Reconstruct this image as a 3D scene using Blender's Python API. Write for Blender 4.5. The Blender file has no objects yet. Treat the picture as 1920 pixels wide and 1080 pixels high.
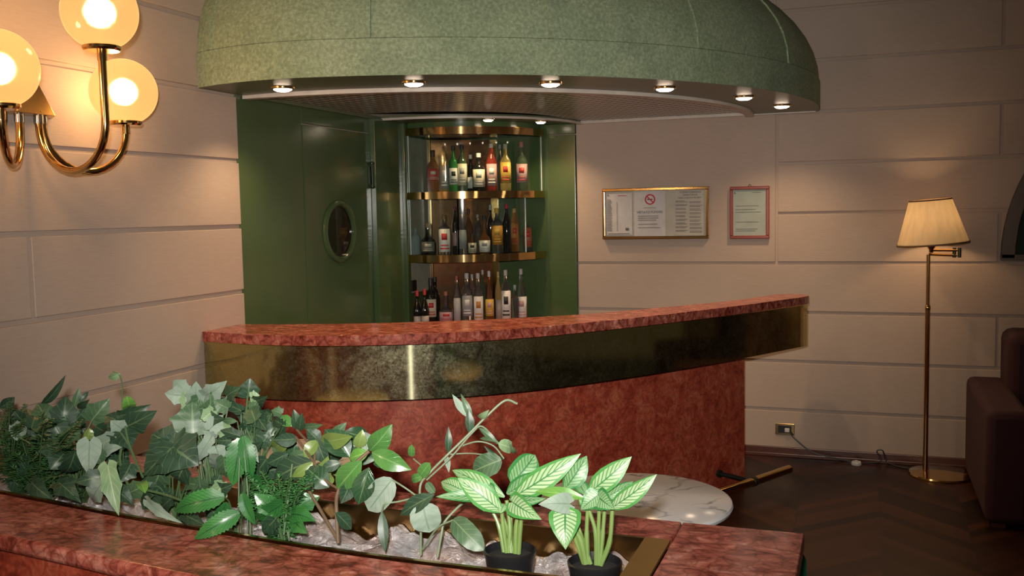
import bpy, bmesh, math, random
from mathutils import Vector, Matrix, noise
random.seed(7)
PI = math.pi
SC = bpy.context.scene
C = SC.collection

# ---------------------------------------------------------------- units
# The place is drawn in survey units; U turns them into metres with the floor at z = 0.
S, Z0 = 1.17, 0.08
def U(p): return Vector((p[0]*S, p[1]*S, (p[2]-Z0)*S))

# ---------------------------------------------------------------- camera
F, YAW, PIT, ROLL = 1813.8, 0.350952, 0.079725, -0.0191245
fw = Vector((-math.sin(YAW)*math.cos(PIT), math.cos(YAW)*math.cos(PIT), -math.sin(PIT)))
r0 = Vector((math.cos(YAW), math.sin(YAW), 0)); u0 = r0.cross(fw)
RT = r0*math.cos(ROLL)+u0*math.sin(ROLL); UP = -r0*math.sin(ROLL)+u0*math.cos(ROLL)
EYE = Vector((0, 0, 1.5))
cam = bpy.data.cameras.new('camera'); cam.lens = F/1920*36; cam.sensor_width = 36; cam.clip_start = .02
co = bpy.data.objects.new('camera', cam); C.objects.link(co)
m = Matrix((RT, UP, -fw)).transposed().to_4x4(); m.translation = U(EYE); co.matrix_world = m
SC.camera = co
def ray(px, py): return RT*((px-960)/F)-UP*((py-540)/F)+fw
def PY(px, py, y):                     # point of the place seen at a pixel, at a given distance y into the room
    d = ray(px, py); return EYE+d*(y/d.y)
def PZ(px, py, z):
    d = ray(px, py); return EYE+d*((z-1.5)/d.z)

# ---------------------------------------------------------------- world, exposure, flash
SC.view_settings.view_transform = 'Standard'
SC.view_settings.look = 'None'
SC.view_settings.exposure = 0.0
SC.view_settings.gamma = 1
SC.view_settings.use_curve_mapping = False
SC.cycles.use_denoising = True
SC.cycles.max_bounces = 10
SC.cycles.transmission_bounces = 8
SC.cycles.transparent_max_bounces = 16
SC.cycles.caustics_reflective = False
SC.cycles.caustics_refractive = False
SC.cycles.sample_clamp_indirect = 3
W = bpy.data.worlds.new('world'); SC.world = W; W.use_nodes = True
W.node_tree.nodes['Background'].inputs[0].default_value = (.9, .72, .55, 1)
W.node_tree.nodes['Background'].inputs[1].default_value = .045

def light(name, typ, p, energy, col, size=.05, target=None, spot=None, blend=.4):
    l = bpy.data.lights.new(name, typ); l.energy = energy; l.color = col
    if typ == 'AREA': l.size = size*S
    else: l.shadow_soft_size = size*S
    if spot: l.spot_size = math.radians(spot); l.spot_blend = blend
    o = bpy.data.objects.new(name, l); C.objects.link(o); o.location = U(p)
    if target is not None:
        o.rotation_euler = (U(target)-U(p)).to_track_quat('-Z', 'Y').to_euler()
    return o
light('camera_flash', 'SPOT', (-.04, -.02, 1.6), 455, (1, .95, .88), .028, (-1.90, 4.4, 1.50), 75, 1.0)
light('unseen_warm_light', 'POINT', (-2.15, -.1, 1.95), 24, (1, .72, .48), .11)  # added warm light out of view at left; no sconce is built there

# ---------------------------------------------------------------- materials
def mk(name):
    m = bpy.data.materials.new(name); m.use_nodes = True
    nt = m.node_tree; return m, nt, nt.nodes['Principled BSDF']
def nd(nt, t, **k):
    n = nt.nodes.new(t)
    for a, b in k.items():
        if a in n.inputs: n.inputs[a].default_value = b
        else: setattr(n, a, b)
    return n
def coords(nt, scale=(1, 1, 1), kind='Object', rot=(0, 0, 0)):
    t = nd(nt, 'ShaderNodeTexCoord'); mp = nd(nt, 'ShaderNodeMapping')
    mp.inputs['Scale'].default_value = scale; mp.inputs['Rotation'].default_value = rot
    nt.links.new(t.outputs[kind], mp.inputs[0]); return mp.outputs[0]
def noise_n(nt, vec, scale, detail=4, rough=.55, dist=0):
    n = nd(nt, 'ShaderNodeTexNoise'); n.inputs['Scale'].default_value = scale; n.inputs['Detail'].default_value = detail
    n.inputs['Roughness'].default_value = rough; n.inputs['Distortion'].default_value = dist
    nt.links.new(vec, n.inputs['Vector']); return n.outputs['Fac']
def ramp(nt, fac, stops):
    r = nd(nt, 'ShaderNodeValToRGB'); e = r.color_ramp.elements
    while len(e) < len(stops): e.new(.5)
    for i, (p, c) in enumerate(stops):
        e[i].position = p; e[i].color = (*c, 1) if len(c) == 3 else c
    nt.links.new(fac, r.inputs[0]); return r.outputs[0]
def mixc(nt, fac, a, b, mode='MIX'):
    n = nd(nt, 'ShaderNodeMix', data_type='RGBA', blend_type=mode)
    if isinstance(fac, (int, float)): n.inputs[0].default_value = fac
    else: nt.links.new(fac, n.inputs[0])
    for i, v in ((6, a), (7, b)):
        if isinstance(v, tuple): n.inputs[i].default_value = (*v[:3], 1)
        else: nt.links.new(v, n.inputs[i])
    return n.outputs[2]
def bump(nt, bs, h, strength=.2, dist=.01):
    b = nd(nt, 'ShaderNodeBump'); b.inputs['Strength'].default_value = strength; b.inputs['Distance'].default_value = dist
    nt.links.new(h, b.inputs['Height']); nt.links.new(b.outputs[0], bs.inputs['Normal'])
def plain(name, col, rough=.5, metal=0, **k):
    m, nt, b = mk(name); b.inputs['Base Color'].default_value = (*col, 1); b.inputs['Roughness'].default_value = rough
    b.inputs['Metallic'].default_value = metal
    for a, v in k.items(): b.inputs[a.replace('_', ' ')].default_value = v
    v = coords(nt); n = noise_n(nt, v, 14)
    nt.links.new(ramp(nt, n, [(.3, tuple(c*.9 for c in col)), (.7, tuple(min(1, c*1.08) for c in col))]), b.inputs['Base Color'])
    return m
def emit(name, col, strength):
    m, nt, b = mk(name); b.inputs['Base Color'].default_value = (0, 0, 0, 1)
    b.inputs['Emission Color'].default_value = (*col, 1); b.inputs['Emission Strength'].default_value = strength; return m

def mat_wall():
    m, nt, b = mk('beige_wallcloth'); v = coords(nt)
    f = noise_n(nt, coords(nt, (1, 1, 30)), 22, 3); g = noise_n(nt, coords(nt, (30, 30, 1)), 14, 3)
    s = nd(nt, 'ShaderNodeMath', operation='ADD'); nt.links.new(f, s.inputs[0]); nt.links.new(g, s.inputs[1])
    big = noise_n(nt, v, 1.3, 3)
    c = ramp(nt, big, [(.3, (.445, .345, .278)), (.7, (.50, .39, .318))])
    f2 = ramp(nt, f, [(.3, (.93, .93, .93)), (.7, (1.05, 1.05, 1.05))])
    nt.links.new(mixc(nt, 1, c, f2, 'MULTIPLY'), b.inputs['Base Color'])
    b.inputs['Roughness'].default_value = .62; b.inputs['Specular IOR Level'].default_value = .3
    bump(nt, b, s.outputs[0], .12, .004); return m
def mat_green_lacquer():
    m, nt, b = mk('green_lacquer'); v = coords(nt)
    n = noise_n(nt, v, 2.2, 4)
    nt.links.new(ramp(nt, n, [(.3, (.058, .098, .038)), (.7, (.075, .124, .049))]), b.inputs['Base Color'])
    b.inputs['Roughness'].default_value = .16; b.inputs['Specular IOR Level'].default_value = .6
    bump(nt, b, noise_n(nt, coords(nt, (1, 1, 8)), 9, 3), .03, .01); return m
def mat_canopy():
    m, nt, b = mk('green_mottled_plaster'); v = coords(nt)
    n = noise_n(nt, v, 70, 6, .7); n2 = noise_n(nt, v, 4, 4)
    c = ramp(nt, n, [(.34, (.185, .235, .135)), (.5, (.26, .32, .20)), (.68, (.38, .45, .30))])
    c2 = ramp(nt, n2, [(.3, (.78, .82, .78)), (.7, (1.1, 1.08, 1.05))])
    nt.links.new(mixc(nt, 1, c, c2, 'MULTIPLY'), b.inputs['Base Color'])
    b.inputs['Roughness'].default_value = .8; bump(nt, b, n, .35, .004); return m
def mat_marble_red():
    m, nt, b = mk('red_veined_marble'); v = coords(nt)
    dn = nd(nt, 'ShaderNodeTexNoise'); dn.inputs['Scale'].default_value = 14; dn.inputs['Detail'].default_value = 4
    nt.links.new(v, dn.inputs['Vector'])
    va = nd(nt, 'ShaderNodeVectorMath', operation='SCALE'); nt.links.new(dn.outputs['Color'], va.inputs[0]); va.inputs['Scale'].default_value = .09
    vb = nd(nt, 'ShaderNodeVectorMath', operation='ADD'); nt.links.new(v, vb.inputs[0]); nt.links.new(va.outputs[0], vb.inputs[1])
    vo = nd(nt, 'ShaderNodeTexVoronoi', feature='DISTANCE_TO_EDGE'); vo.inputs['Scale'].default_value = 24
    nt.links.new(vb.outputs[0], vo.inputs['Vector'])
    vc = nd(nt, 'ShaderNodeTexVoronoi'); vc.inputs['Scale'].default_value = 24; nt.links.new(vb.outputs[0], vc.inputs['Vector'])
    vein = ramp(nt, vo.outputs['Distance'], [(0, (.42, .36, .34)), (.05, (.78, .74, .72)), (.16, (1, 1, 1))])
    sh = ramp(nt, vc.outputs['Color'], [(0, (.80, .77, .75)), (1, (1.2, 1.2, 1.2))])
    big = ramp(nt, noise_n(nt, coords(nt, (1, 1.7, 1)), 15, 8, .66, 1.2), [(.37, (.15, .024, .016)), (.47, (.34, .078, .052)), (.57, (.47, .14, .10)), (.69, (.64, .29, .22))])
    c = mixc(nt, 1, big, sh, 'MULTIPLY'); nt.links.new(mixc(nt, .8, c, mixc(nt, 1, c, vein, 'MULTIPLY')), b.inputs['Base Color'])
    b.inputs['Roughness'].default_value = .2; b.inputs['Specular IOR Level'].default_value = .4; return m
def mat_stucco():
    m, nt, b = mk('red_brushed_stucco'); v = coords(nt)
    n = noise_n(nt, v, 7, 7, .68, 1.2); n2 = noise_n(nt, v, 26, 4, .6, 2.0)
    c = ramp(nt, n, [(.3, (.24, .030, .016)), (.48, (.40, .066, .034)), (.72, (.56, .16, .085))])
    c2 = ramp(nt, n2, [(.36, (.55, .48, .46)), (.5, (1, 1, 1)), (.68, (1.5, 1.6, 1.6))])
    nt.links.new(mixc(nt, .7, c, mixc(nt, 1, c, c2, 'MULTIPLY')), b.inputs['Base Color'])
    b.inputs['Roughness'].default_value = .38; bump(nt, b, n, .08, .01); return m
def mat_brass(name='polished_brass', col=(.80, .52, .20), rough=.10, scratch=True):
    m, nt, b = mk(name); v = coords(nt)
    b.inputs['Metallic'].default_value = 1
    nt.links.new(ramp(nt, noise_n(nt, v, 6, 4), [(.3, tuple(c*.88 for c in col)), (.7, col)]), b.inputs['Base Color'])
    b.inputs['Roughness'].default_value = rough
    if scratch:
        n = noise_n(nt, coords(nt, (1, 1, 1)), 60, 6, .8, 3.0)
        nt.links.new(ramp(nt, n, [(.35, (rough*.6,)*3), (.7, (rough*2.2,)*3)]), b.inputs['Roughness'])
        bump(nt, b, noise_n(nt, v, 45, 6, .75, 2.5), .02, .002)
    return m
def mat_white_marble():
    m, nt, b = mk('white_veined_marble'); v = coords(nt)
    dn = nd(nt, 'ShaderNodeTexNoise'); dn.inputs['Scale'].default_value = 7; dn.inputs['Detail'].default_value = 6
    nt.links.new(v, dn.inputs['Vector'])
    va = nd(nt, 'ShaderNodeVectorMath', operation='SCALE'); nt.links.new(dn.outputs['Color'], va.inputs[0]); va.inputs['Scale'].default_value = .22
    vb = nd(nt, 'ShaderNodeVectorMath', operation='ADD'); nt.links.new(v, vb.inputs[0]); nt.links.new(va.outputs[0], vb.inputs[1])
    vo = nd(nt, 'ShaderNodeTexVoronoi', feature='DISTANCE_TO_EDGE'); vo.inputs['Scale'].default_value = 5
    nt.links.new(vb.outputs[0], vo.inputs['Vector'])
    vein = ramp(nt, vo.outputs['Distance'], [(0, (.9, .9, .9)), (.02, (.45, .45, .45)), (.05, (0, 0, 0))])
    msk = ramp(nt, noise_n(nt, v, 5, 3), [(.45, (0, 0, 0)), (.6, (1, 1, 1))])
    f = mixc(nt, 1, vein, msk, 'MULTIPLY')
    base = ramp(nt, noise_n(nt, v, 3, 4), [(.3, (.70, .68, .67)), (.7, (.80, .78, .76))])
    nt.links.new(mixc(nt, f, base, (.16, .17, .21)), b.inputs['Base Color'])
    b.inputs['Roughness'].default_value = .12; return m
def mat_parquet():
    m, nt, b = mk('chevron_parquet')
    t = nd(nt, 'ShaderNodeTexCoord'); sx = nd(nt, 'ShaderNodeSeparateXYZ'); nt.links.new(t.outputs['Object'], sx.inputs[0])
    def M(op, a, bb=None, c=None):
        n = nd(nt, 'ShaderNodeMath', operation=op)
        for i, v in enumerate((a, bb, c)):
            if v is None: continue
            if isinstance(v, (int, float)): n.inputs[i].default_value = v
            else: nt.links.new(v, n.inputs[i])
        return n.outputs[0]
    w = .42
    pp = M('PINGPONG', sx.outputs[0], w); k = M('ADD', sx.outputs[1], pp)
    row = M('DIVIDE', k, .10); fl = M('FLOOR', row); fr = M('FRACT', row)
    colm = M('FLOOR', M('DIVIDE', sx.outputs[0], w))
    cmb = nd(nt, 'ShaderNodeCombineXYZ'); nt.links.new(fl, cmb.inputs[0]); nt.links.new(colm, cmb.inputs[1])
    wn = nd(nt, 'ShaderNodeTexWhiteNoise', noise_dimensions='3D'); nt.links.new(cmb.outputs[0], wn.inputs['Vector'])
    c = ramp(nt, wn.outputs['Value'], [(0, (.010, .003, .0015)), (.5, (.022, .006, .0025)), (1, (.050, .014, .006))])
    edge = M('LESS_THAN', fr, .05); fx = M('FRACT', M('DIVIDE', sx.outputs[0], w)); e2 = M('LESS_THAN', fx, .012)
    c = mixc(nt, M('MAXIMUM', edge, e2), c, (.015, .006, .004))
    g = ramp(nt, noise_n(nt, coords(nt, (3, 22, 1), rot=(0, 0, .78)), 4, 5), [(.3, (.75, .75, .75)), (.7, (1.15, 1.15, 1.15))])
    nt.links.new(mixc(nt, 1, c, g, 'MULTIPLY'), b.inputs['Base Color'])
    b.inputs['Roughness'].default_value = .4; b.inputs['Specular IOR Level'].default_value = .3; return m
def mat_grille():
    m, nt, b = mk('perforated_grille')
    t = nd(nt, 'ShaderNodeTexCoord'); mp = nd(nt, 'ShaderNodeMapping'); mp.inputs['Rotation'].default_value = (0, 0, .35)
    nt.links.new(t.outputs['Object'], mp.inputs[0]); sx = nd(nt, 'ShaderNodeSeparateXYZ'); nt.links.new(mp.outputs[0], sx.inputs[0])
    outs = []
    for ax in (0, 1):
        a = nd(nt, 'ShaderNodeMath', operation='DIVIDE'); nt.links.new(sx.outputs[ax], a.inputs[0]); a.inputs[1].default_value = .062
        f = nd(nt, 'ShaderNodeMath', operation='FRACT'); nt.links.new(a.outputs[0], f.inputs[0])
        g = nd(nt, 'ShaderNodeMath', operation='GREATER_THAN'); nt.links.new(f.outputs[0], g.inputs[0]); g.inputs[1].default_value = .70
        outs.append(g.outputs[0])
    mu = nd(nt, 'ShaderNodeMath', operation='MAXIMUM'); nt.links.new(outs[0], mu.inputs[0]); nt.links.new(outs[1], mu.inputs[1])
    nt.links.new(mixc(nt, mu.outputs[0], (.85, .78, .72), (.07, .05, .04)), b.inputs['Base Color'])
    b.inputs['Roughness'].default_value = .3; b.inputs['Specular IOR Level'].default_value = .9; return m
def mat_foil():
    m, nt, b = mk('crumpled_foil'); v = coords(nt)
    b.inputs['Metallic'].default_value = .6; b.inputs['Roughness'].default_value = .34
    nt.links.new(ramp(nt, noise_n(nt, v, 12, 4), [(.35, (.60, .48, .45)), (.65, (.88, .88, .92))]), b.inputs['Base Color'])
    bump(nt, b, noise_n(nt, v, 28, 6, .7, 1), 1.0, .03); return m
def mat_leaf(name, dark, light, vein, rough=.4, veins=9, vw=.16, edge=None, spec=.5):
    """vein pattern follows the leaf's own UV: u across, v along"""
    m, nt, b = mk(name); t = nd(nt, 'ShaderNodeUVMap'); sx = nd(nt, 'ShaderNodeSeparateXYZ'); nt.links.new(t.outputs[0], sx.inputs[0])
    def M(op, a, bb=None):
        n = nd(nt, 'ShaderNodeMath', operation=op)
        for i, v in enumerate((a, bb)):
            if v is None: continue
            if isinstance(v, (int, float)): n.inputs[i].default_value = v
            else: nt.links.new(v, n.inputs[i])
        return n.outputs[0]
    au = M('ABSOLUTE', M('SUBTRACT', sx.outputs[0], .5))
    st = M('FRACT', M('MULTIPLY', M('SUBTRACT', sx.outputs[1], M('MULTIPLY', au, .55)), veins))
    side = M('LESS_THAN', st, vw); mid = M('LESS_THAN', au, .03)
    vm = M('MAXIMUM', M('MULTIPLY', side, .8), mid)
    c = ramp(nt, noise_n(nt, coords(nt), 12, 3), [(.35, dark), (.65, light)])
    if edge:
        e = M('GREATER_THAN', au, .36); c = mixc(nt, e, c, edge)
        vm = M('MULTIPLY', vm, M('SUBTRACT', 1.0, e))
    c = mixc(nt, vm, c, vein)
    nt.links.new(c, b.inputs['Base Color']); b.inputs['Roughness'].default_value = rough
    b.inputs['Specular IOR Level'].default_value = spec
    b.inputs['Subsurface Weight'].default_value = 0
    bump(nt, b, vm, .25, .004); return m
def mat_glass(name, col, rough=.02, ior=1.45):
    m, nt, b = mk(name); b.inputs['Base Color'].default_value = (*col, 1); b.inputs['Transmission Weight'].default_value = .72
    b.inputs['Roughness'].default_value = rough; b.inputs['IOR'].default_value = ior
    return m
def mat_pane():
    m, nt, b = mk('clear_pane'); out = nt.nodes['Material Output']; nt.nodes.remove(b)
    tr = nd(nt, 'ShaderNodeBsdfTransparent'); tr.inputs[0].default_value = (.93, .97, .95, 1)
    gl = nd(nt, 'ShaderNodeBsdfGlossy'); gl.inputs['Roughness'].default_value = .03
    lw = nd(nt, 'ShaderNodeLayerWeight'); lw.inputs['Blend'].default_value = .5
    pw = nd(nt, 'ShaderNodeMath', operation='POWER'); nt.links.new(lw.outputs['Facing'], pw.inputs[0]); pw.inputs[1].default_value = 5
    fr = nd(nt, 'ShaderNodeMath', operation='MULTIPLY_ADD'); nt.links.new(pw.outputs[0], fr.inputs[0]); fr.inputs[1].default_value = .9; fr.inputs[2].default_value = .045
    mx = nd(nt, 'ShaderNodeMixShader'); nt.links.new(fr.outputs[0], mx.inputs[0]); nt.links.new(tr.outputs[0], mx.inputs[1]); nt.links.new(gl.outputs[0], mx.inputs[2])
    nt.links.new(mx.outputs[0], out.inputs[0]); return m
def mat_globe():
    m, nt, b = mk('frosted_globe'); out = nt.nodes['Material Output']; nt.nodes.remove(b)
    rf = nd(nt, 'ShaderNodeBsdfRefraction'); rf.inputs['Roughness'].default_value = .55; rf.inputs['IOR'].default_value = 1.12
    rf.inputs[0].default_value = (1, .88, .68, 1)
    tp = nd(nt, 'ShaderNodeBsdfTransparent'); tp.inputs[0].default_value = (1, .9, .75, 1)
    tl = nd(nt, 'ShaderNodeBsdfTranslucent'); tl.inputs[0].default_value = (.85, .66, .42, 1)
    df = nd(nt, 'ShaderNodeBsdfDiffuse'); df.inputs[0].default_value = (.8, .72, .6, 1)
    gl = nd(nt, 'ShaderNodeBsdfGlossy'); gl.inputs['Roughness'].default_value = .06
    def mx(f, a, c):
        n = nd(nt, 'ShaderNodeMixShader'); n.inputs[0].default_value = f; nt.links.new(a.outputs[0], n.inputs[1]); nt.links.new(c.outputs[0], n.inputs[2]); return n
    o = mx(.05, mx(.062, mx(.33, rf, tp), mx(.4, tl, df)), gl)
    nt.links.new(o.outputs[0], out.inputs[0]); return m
def mat_shade():
    m, nt, b = mk('pleated_fabric_shade'); out = nt.nodes['Material Output']; nt.nodes.remove(b)
    n = noise_n(nt, coords(nt, (1, 1, .1)), 30, 3)
    c = ramp(nt, n, [(.3, (.66, .50, .31)), (.7, (.78, .60, .38))])
    tl = nd(nt, 'ShaderNodeBsdfTranslucent'); df = nd(nt, 'ShaderNodeBsdfDiffuse')
    nt.links.new(c, tl.inputs[0]); nt.links.new(c, df.inputs[0])
    mx = nd(nt, 'ShaderNodeMixShader'); mx.inputs[0].default_value = .22
    nt.links.new(df.outputs[0], mx.inputs[1]); nt.links.new(tl.outputs[0], mx.inputs[2]); nt.links.new(mx.outputs[0], out.inputs[0]); return m

WALL = mat_wall(); GREEN = mat_green_lacquer(); CANOPY = mat_canopy(); RED = mat_marble_red(); STUCCO = mat_stucco()
FASCIA = mat_brass('scratched_brass_sheet', (.52, .42, .15), .05)
def haze(m, col, lo=.06, hi=.75, streak=.09):
    """fine polishing scratches: a soft wide lobe plus one that smears highlights upright"""
    nt = m.node_tree; b = nt.nodes['Principled BSDF']; out = nt.nodes['Material Output']
    tg = nd(nt, 'ShaderNodeTangent', direction_type='RADIAL', axis='Z')
    def gloss(r, an, rot):
        g = nd(nt, 'ShaderNodeBsdfAnisotropic'); g.inputs['Color'].default_value = (*col, 1); g.inputs['Roughness'].default_value = r
        g.inputs['Anisotropy'].default_value = an; g.inputs['Rotation'].default_value = rot; nt.links.new(tg.outputs[0], g.inputs['Tangent']); return g
    v = coords(nt); f = ramp(nt, noise_n(nt, v, 75, 10, .85, .6), [(.42, (lo,)*3), (.56, ((lo+hi)/2.6,)*3), (.68, (hi,)*3)])
    big = ramp(nt, noise_n(nt, v, 6, 5, .6, 1.5), [(.35, (.25,)*3), (.65, (1,)*3)])
    f = mixc(nt, 1, f, big, 'MULTIPLY')
    m1 = nd(nt, 'ShaderNodeMixShader'); nt.links.new(f, m1.inputs[0]); nt.links.new(b.outputs[0], m1.inputs[1]); nt.links.new(gloss(.43, 0, 0).outputs[0], m1.inputs[2])
    m2 = nd(nt, 'ShaderNodeMixShader'); m2.inputs[0].default_value = streak; nt.links.new(m1.outputs[0], m2.inputs[1]); nt.links.new(gloss(.34, .92, STREAKROT).outputs[0], m2.inputs[2])
    nt.links.new(m2.outputs[0], out.inputs[0])
STREAKROT = 0
haze(FASCIA, (.66, .64, .40))
BRASS = mat_brass('polished_brass', (.78, .50, .20), .13, False); SHELFBRASS = mat_brass('shelf_edge_brass', (.70, .44, .17), .09, False); haze(SHELFBRASS, (.80, .60, .30), .02, .08, .25)
RAILB = mat_brass('rail_brass', (.60, .42, .16), .07, False); SATIN = mat_brass('satin_brass_strip', (.80, .50, .16), .34, False); BRASSD = mat_brass('aged_brass', (.50, .33, .14), .2, False)
WMARB = mat_white_marble(); FLOOR = mat_parquet(); GRILLE = mat_grille(); FOIL = mat_foil(); PANE = mat_pane()
GLOBE = mat_globe(); SHADE = mat_shade()
WHITE = plain('white_trim_paint', (.62, .55, .48), .35); WOOD = plain('dark_red_wood', (.085, .024, .012), .3)
MAROON = plain('maroon_upholstery', (.030, .0035, .007), .85); GREENLEATHER = plain('green_leather', (.02, .22, .10), .3)
BLACKP = plain('black_plastic', (.012, .012, .013), .35); SOIL = plain('black_potting_mix', (.02, .018, .016), .9)
CHROME = plain('chrome', (.75, .75, .74), .12, 1); PAPER = plain('white_paper', (.60, .57, .55), .6)
CREAM = plain('cream_paper', (.50, .46, .38), .6); INK = plain('black_ink', (.03, .03, .035), .6); REDINK = plain('red_ink', (.5, .03, .05), .6)
GREYINK = plain('grey_ink', (.26, .23, .20), .7); MAHOG = plain('mahogany_frame', (.26, .05, .03), .25)
DARKM = plain('dark_cast_metal', (.03, .04, .03), .35, .6); BULB = emit('lamp_filament_glow', (1, .72, .40), 34)
SPOTM = emit('downlight_glow', (1, .78, .58), 14); CEIL = plain('ceiling_plaster', (.42, .37, .32), .8)
BRONZEM = plain('bronze_mirror', (.62, .36, .19), .14, 1); GREYPANEL = plain('pale_grey_panel', (.40, .40, .31), .25)
EDGE = plain('glass_edge', (.55, .66, .60), .15); DGLASS = plain('dark_green_glass_panel', (.012, .03, .018), .12)
OCHRE = plain('ochre_frame_wood', (.09, .05, .02), .4); WHITEPL = plain('white_plastic', (.6, .6, .58), .35)
STEM = plain('green_stem', (.07, .13, .05), .5); TWIG = plain('brown_twig', (.14, .09, .05), .6); LSTEM = plain('pale_green_stem', (.17, .27, .075), .4)
STOCK = {'dark': mat_leaf('dark_ivy_leaf', (.018, .046, .024), (.030, .068, .036), (.09, .14, .065), .42, 5, .07),
 'mid': mat_leaf('mid_green_leaf', (.045, .095, .045), (.07, .135, .065), (.14, .21, .10), .42, 6, .08),
 'silver': mat_leaf('silver_leaf_underside', (.19, .26, .20), (.28, .35, .28), (.15, .22, .15), .6, 6, .07, None, .3),
 'light': mat_leaf('light_green_leaf', (.15, .25, .12), (.22, .33, .17), (.33, .42, .24), .5, 6, .08),
 'bright': mat_leaf('bright_green_leaf', (.09, .24, .04), (.14, .32, .06), (.22, .38, .10), .35, 6, .06),
 'gloss': mat_leaf('glossy_dark_leaf', (.018, .050, .024), (.032, .080, .036), (.09, .17, .07), .20, 7, .05, None, .7),
 'glossy': mat_leaf('glossy_green_leaf', (.05, .15, .035), (.08, .21, .05), (.13, .26, .08), .20, 7, .05, None, .7),
 'olive': mat_leaf('olive_leaf', (.12, .19, .04), (.17, .24, .06), (.2, .27, .1), .35, 6, .05),
 'rib': mat_leaf('ribbed_fern_leaf', (.025, .13, .03), (.045, .19, .04), (.015, .07, .02), .33, 11, .2, None, .6),
 'vari': mat_leaf('variegated_leaf', (.25, .39, .18), (.36, .49, .27), (.04, .17, .05), .42, 10, .34, (.06, .24, .05)),
 'varid': mat_leaf('variegated_dark_leaf', (.15, .30, .12), (.22, .36, .18), (.03, .13, .04), .42, 9, .3, (.03, .17, .04)),
 'fern': plain('fine_fern_green', (.035, .12, .035), .4), 'fernl': plain('soft_fern_green', (.05, .19, .05), .35)}

# ---------------------------------------------------------------- geometry helpers (survey units)
ORG = {}
def tag(o, label, cat, group=None, kind=None):
    if label: o['label'] = label
    if cat: o['category'] = cat
    if group: o['group'] = group
    if kind: o['kind'] = kind
    return o
def thing(name, loc, label, cat, group=None):
    o = bpy.data.objects.new(name, None); C.objects.link(o); o.location = U(loc); o.empty_display_size = .1
    ORG[o] = Vector(loc); return tag(o, label, cat, group)
def warp(bm):
    """the dome flattens a little where it runs into the left wall"""
    for v in bm.verts:
        dx, dy = v.co.x+2.43, v.co.y-5.33; r = math.hypot(dx, dy)
        if r < .5 or dy > 0: continue
        xr = -2.43+2.2*dx/r
        if xr < -1.95:
            k = 1-.105/2.2*((-1.95-xr)/.55)**2*max(0, min(1, (r-1.7)/.3)); v.co.x = -2.43+dx*k; v.co.y = 5.33+dy*k
    return bm
def part(name, bm, mats, parent=None, smooth=True, bevel=0, sub=0, solid=0, label=None, origin=None):
    vs = [v.co for v in bm.verts]
    if parent is None:
        if origin is None:
            mn = [min(v[i] for v in vs) for i in range(3)]; mx = [max(v[i] for v in vs) for i in range(3)]
            origin = ((mn[0]+mx[0])/2, (mn[1]+mx[1])/2, mn[2])
        org = Vector(origin)
    else: org = ORG[parent]
    for v in bm.verts: v.co = (v.co-org)*S
    me = bpy.data.meshes.new(name); bm.to_mesh(me); bm.free()
    o = bpy.data.objects.new(name, me); C.objects.link(o)
    for mm in (mats if isinstance(mats, (list, tuple)) else [mats]): me.materials.append(mm)
    if parent is None: o.location = U(org)
    else: o.parent = parent
    ORG[o] = org
    if smooth:
        for p in me.polygons: p.use_smooth = True
        if smooth == 'auto' or True:
            me.set_sharp_from_angle(angle=math.radians(38))
    if solid: md = o.modifiers.new('s', 'SOLIDIFY'); md.thickness = solid*S; md.offset = 0
    if bevel: md = o.modifiers.new('b', 'BEVEL'); md.width = bevel*S; md.segments = 3; md.limit_method = 'ANGLE'; md.angle_limit = math.radians(40)
    if sub: md = o.modifiers.new('u', 'SUBSURF'); md.levels = sub; md.render_levels = sub
    if label: o['label'] = label
    return o
def B(): return bmesh.new()
def box(bm, a, b, mi=0):
    x0, x1 = sorted((a[0], b[0])); y0, y1 = sorted((a[1], b[1])); z0, z1 = sorted((a[2], b[2]))
    v = [bm.verts.new(p) for p in ((x0, y0, z0), (x1, y0, z0), (x1, y1, z0), (x0, y1, z0), (x0, y0, z1), (x1, y0, z1), (x1, y1, z1), (x0, y1, z1))]
    for f in ((0, 3, 2, 1), (4, 5, 6, 7), (0, 1, 5, 4), (1, 2, 6, 5), (2, 3, 7, 6), (3, 0, 4, 7)):
        bm.faces.new([v[i] for i in f]).material_index = mi
    return bm
def prism(bm, poly, z0, z1, mi=0):
    a = [bm.verts.new((p[0], p[1], z0)) for p in poly]; b = [bm.verts.new((p[0], p[1], z1)) for p in poly]
    n = len(poly)
    for i in range(n): bm.faces.new([a[i], a[(i+1) % n], b[(i+1) % n], b[i]]).material_index = mi
    f1 = bm.faces.new(b); f2 = bm.faces.new(a[::-1]); f1.material_index = f2.material_index = mi
    bmesh.ops.triangulate(bm, faces=[f1, f2]); bmesh.ops.recalc_face_normals(bm, faces=bm.faces); return bm
def lathe(bm, prof, c, seg=32, a0=0, a1=2*PI, sx=1, sy=1, mi=0, mat=None):
    full = abs(a1-a0-2*PI) < 1e-6; n = seg if full else seg+1; rings = []
    for r, z in prof:
        if r < 1e-6:
            v = bm.verts.new((0, 0, z)); rings.append([v]*n); continue
        rings.append([bm.verts.new((r*sx*math.cos(a0+(a1-a0)*k/seg), r*sy*math.sin(a0+(a1-a0)*k/seg), z)) for k in range(n)])
    M4 = Matrix.Translation(Vector(c)) @ (mat or Matrix())
    for v in {v for rg in rings for v in rg}: v.co = M4 @ v.co
    for i in range(len(rings)-1):
        for k in range(seg):
            q = [rings[i][k], rings[i][(k+1) % n], rings[i+1][(k+1) % n], rings[i+1][k]]
            u = []
            for w in q:
                if w not in u: u.append(w)
            if len(u) > 2:
                try: bm.faces.new(u).material_index = mi
                except ValueError: pass
    return bm
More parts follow.
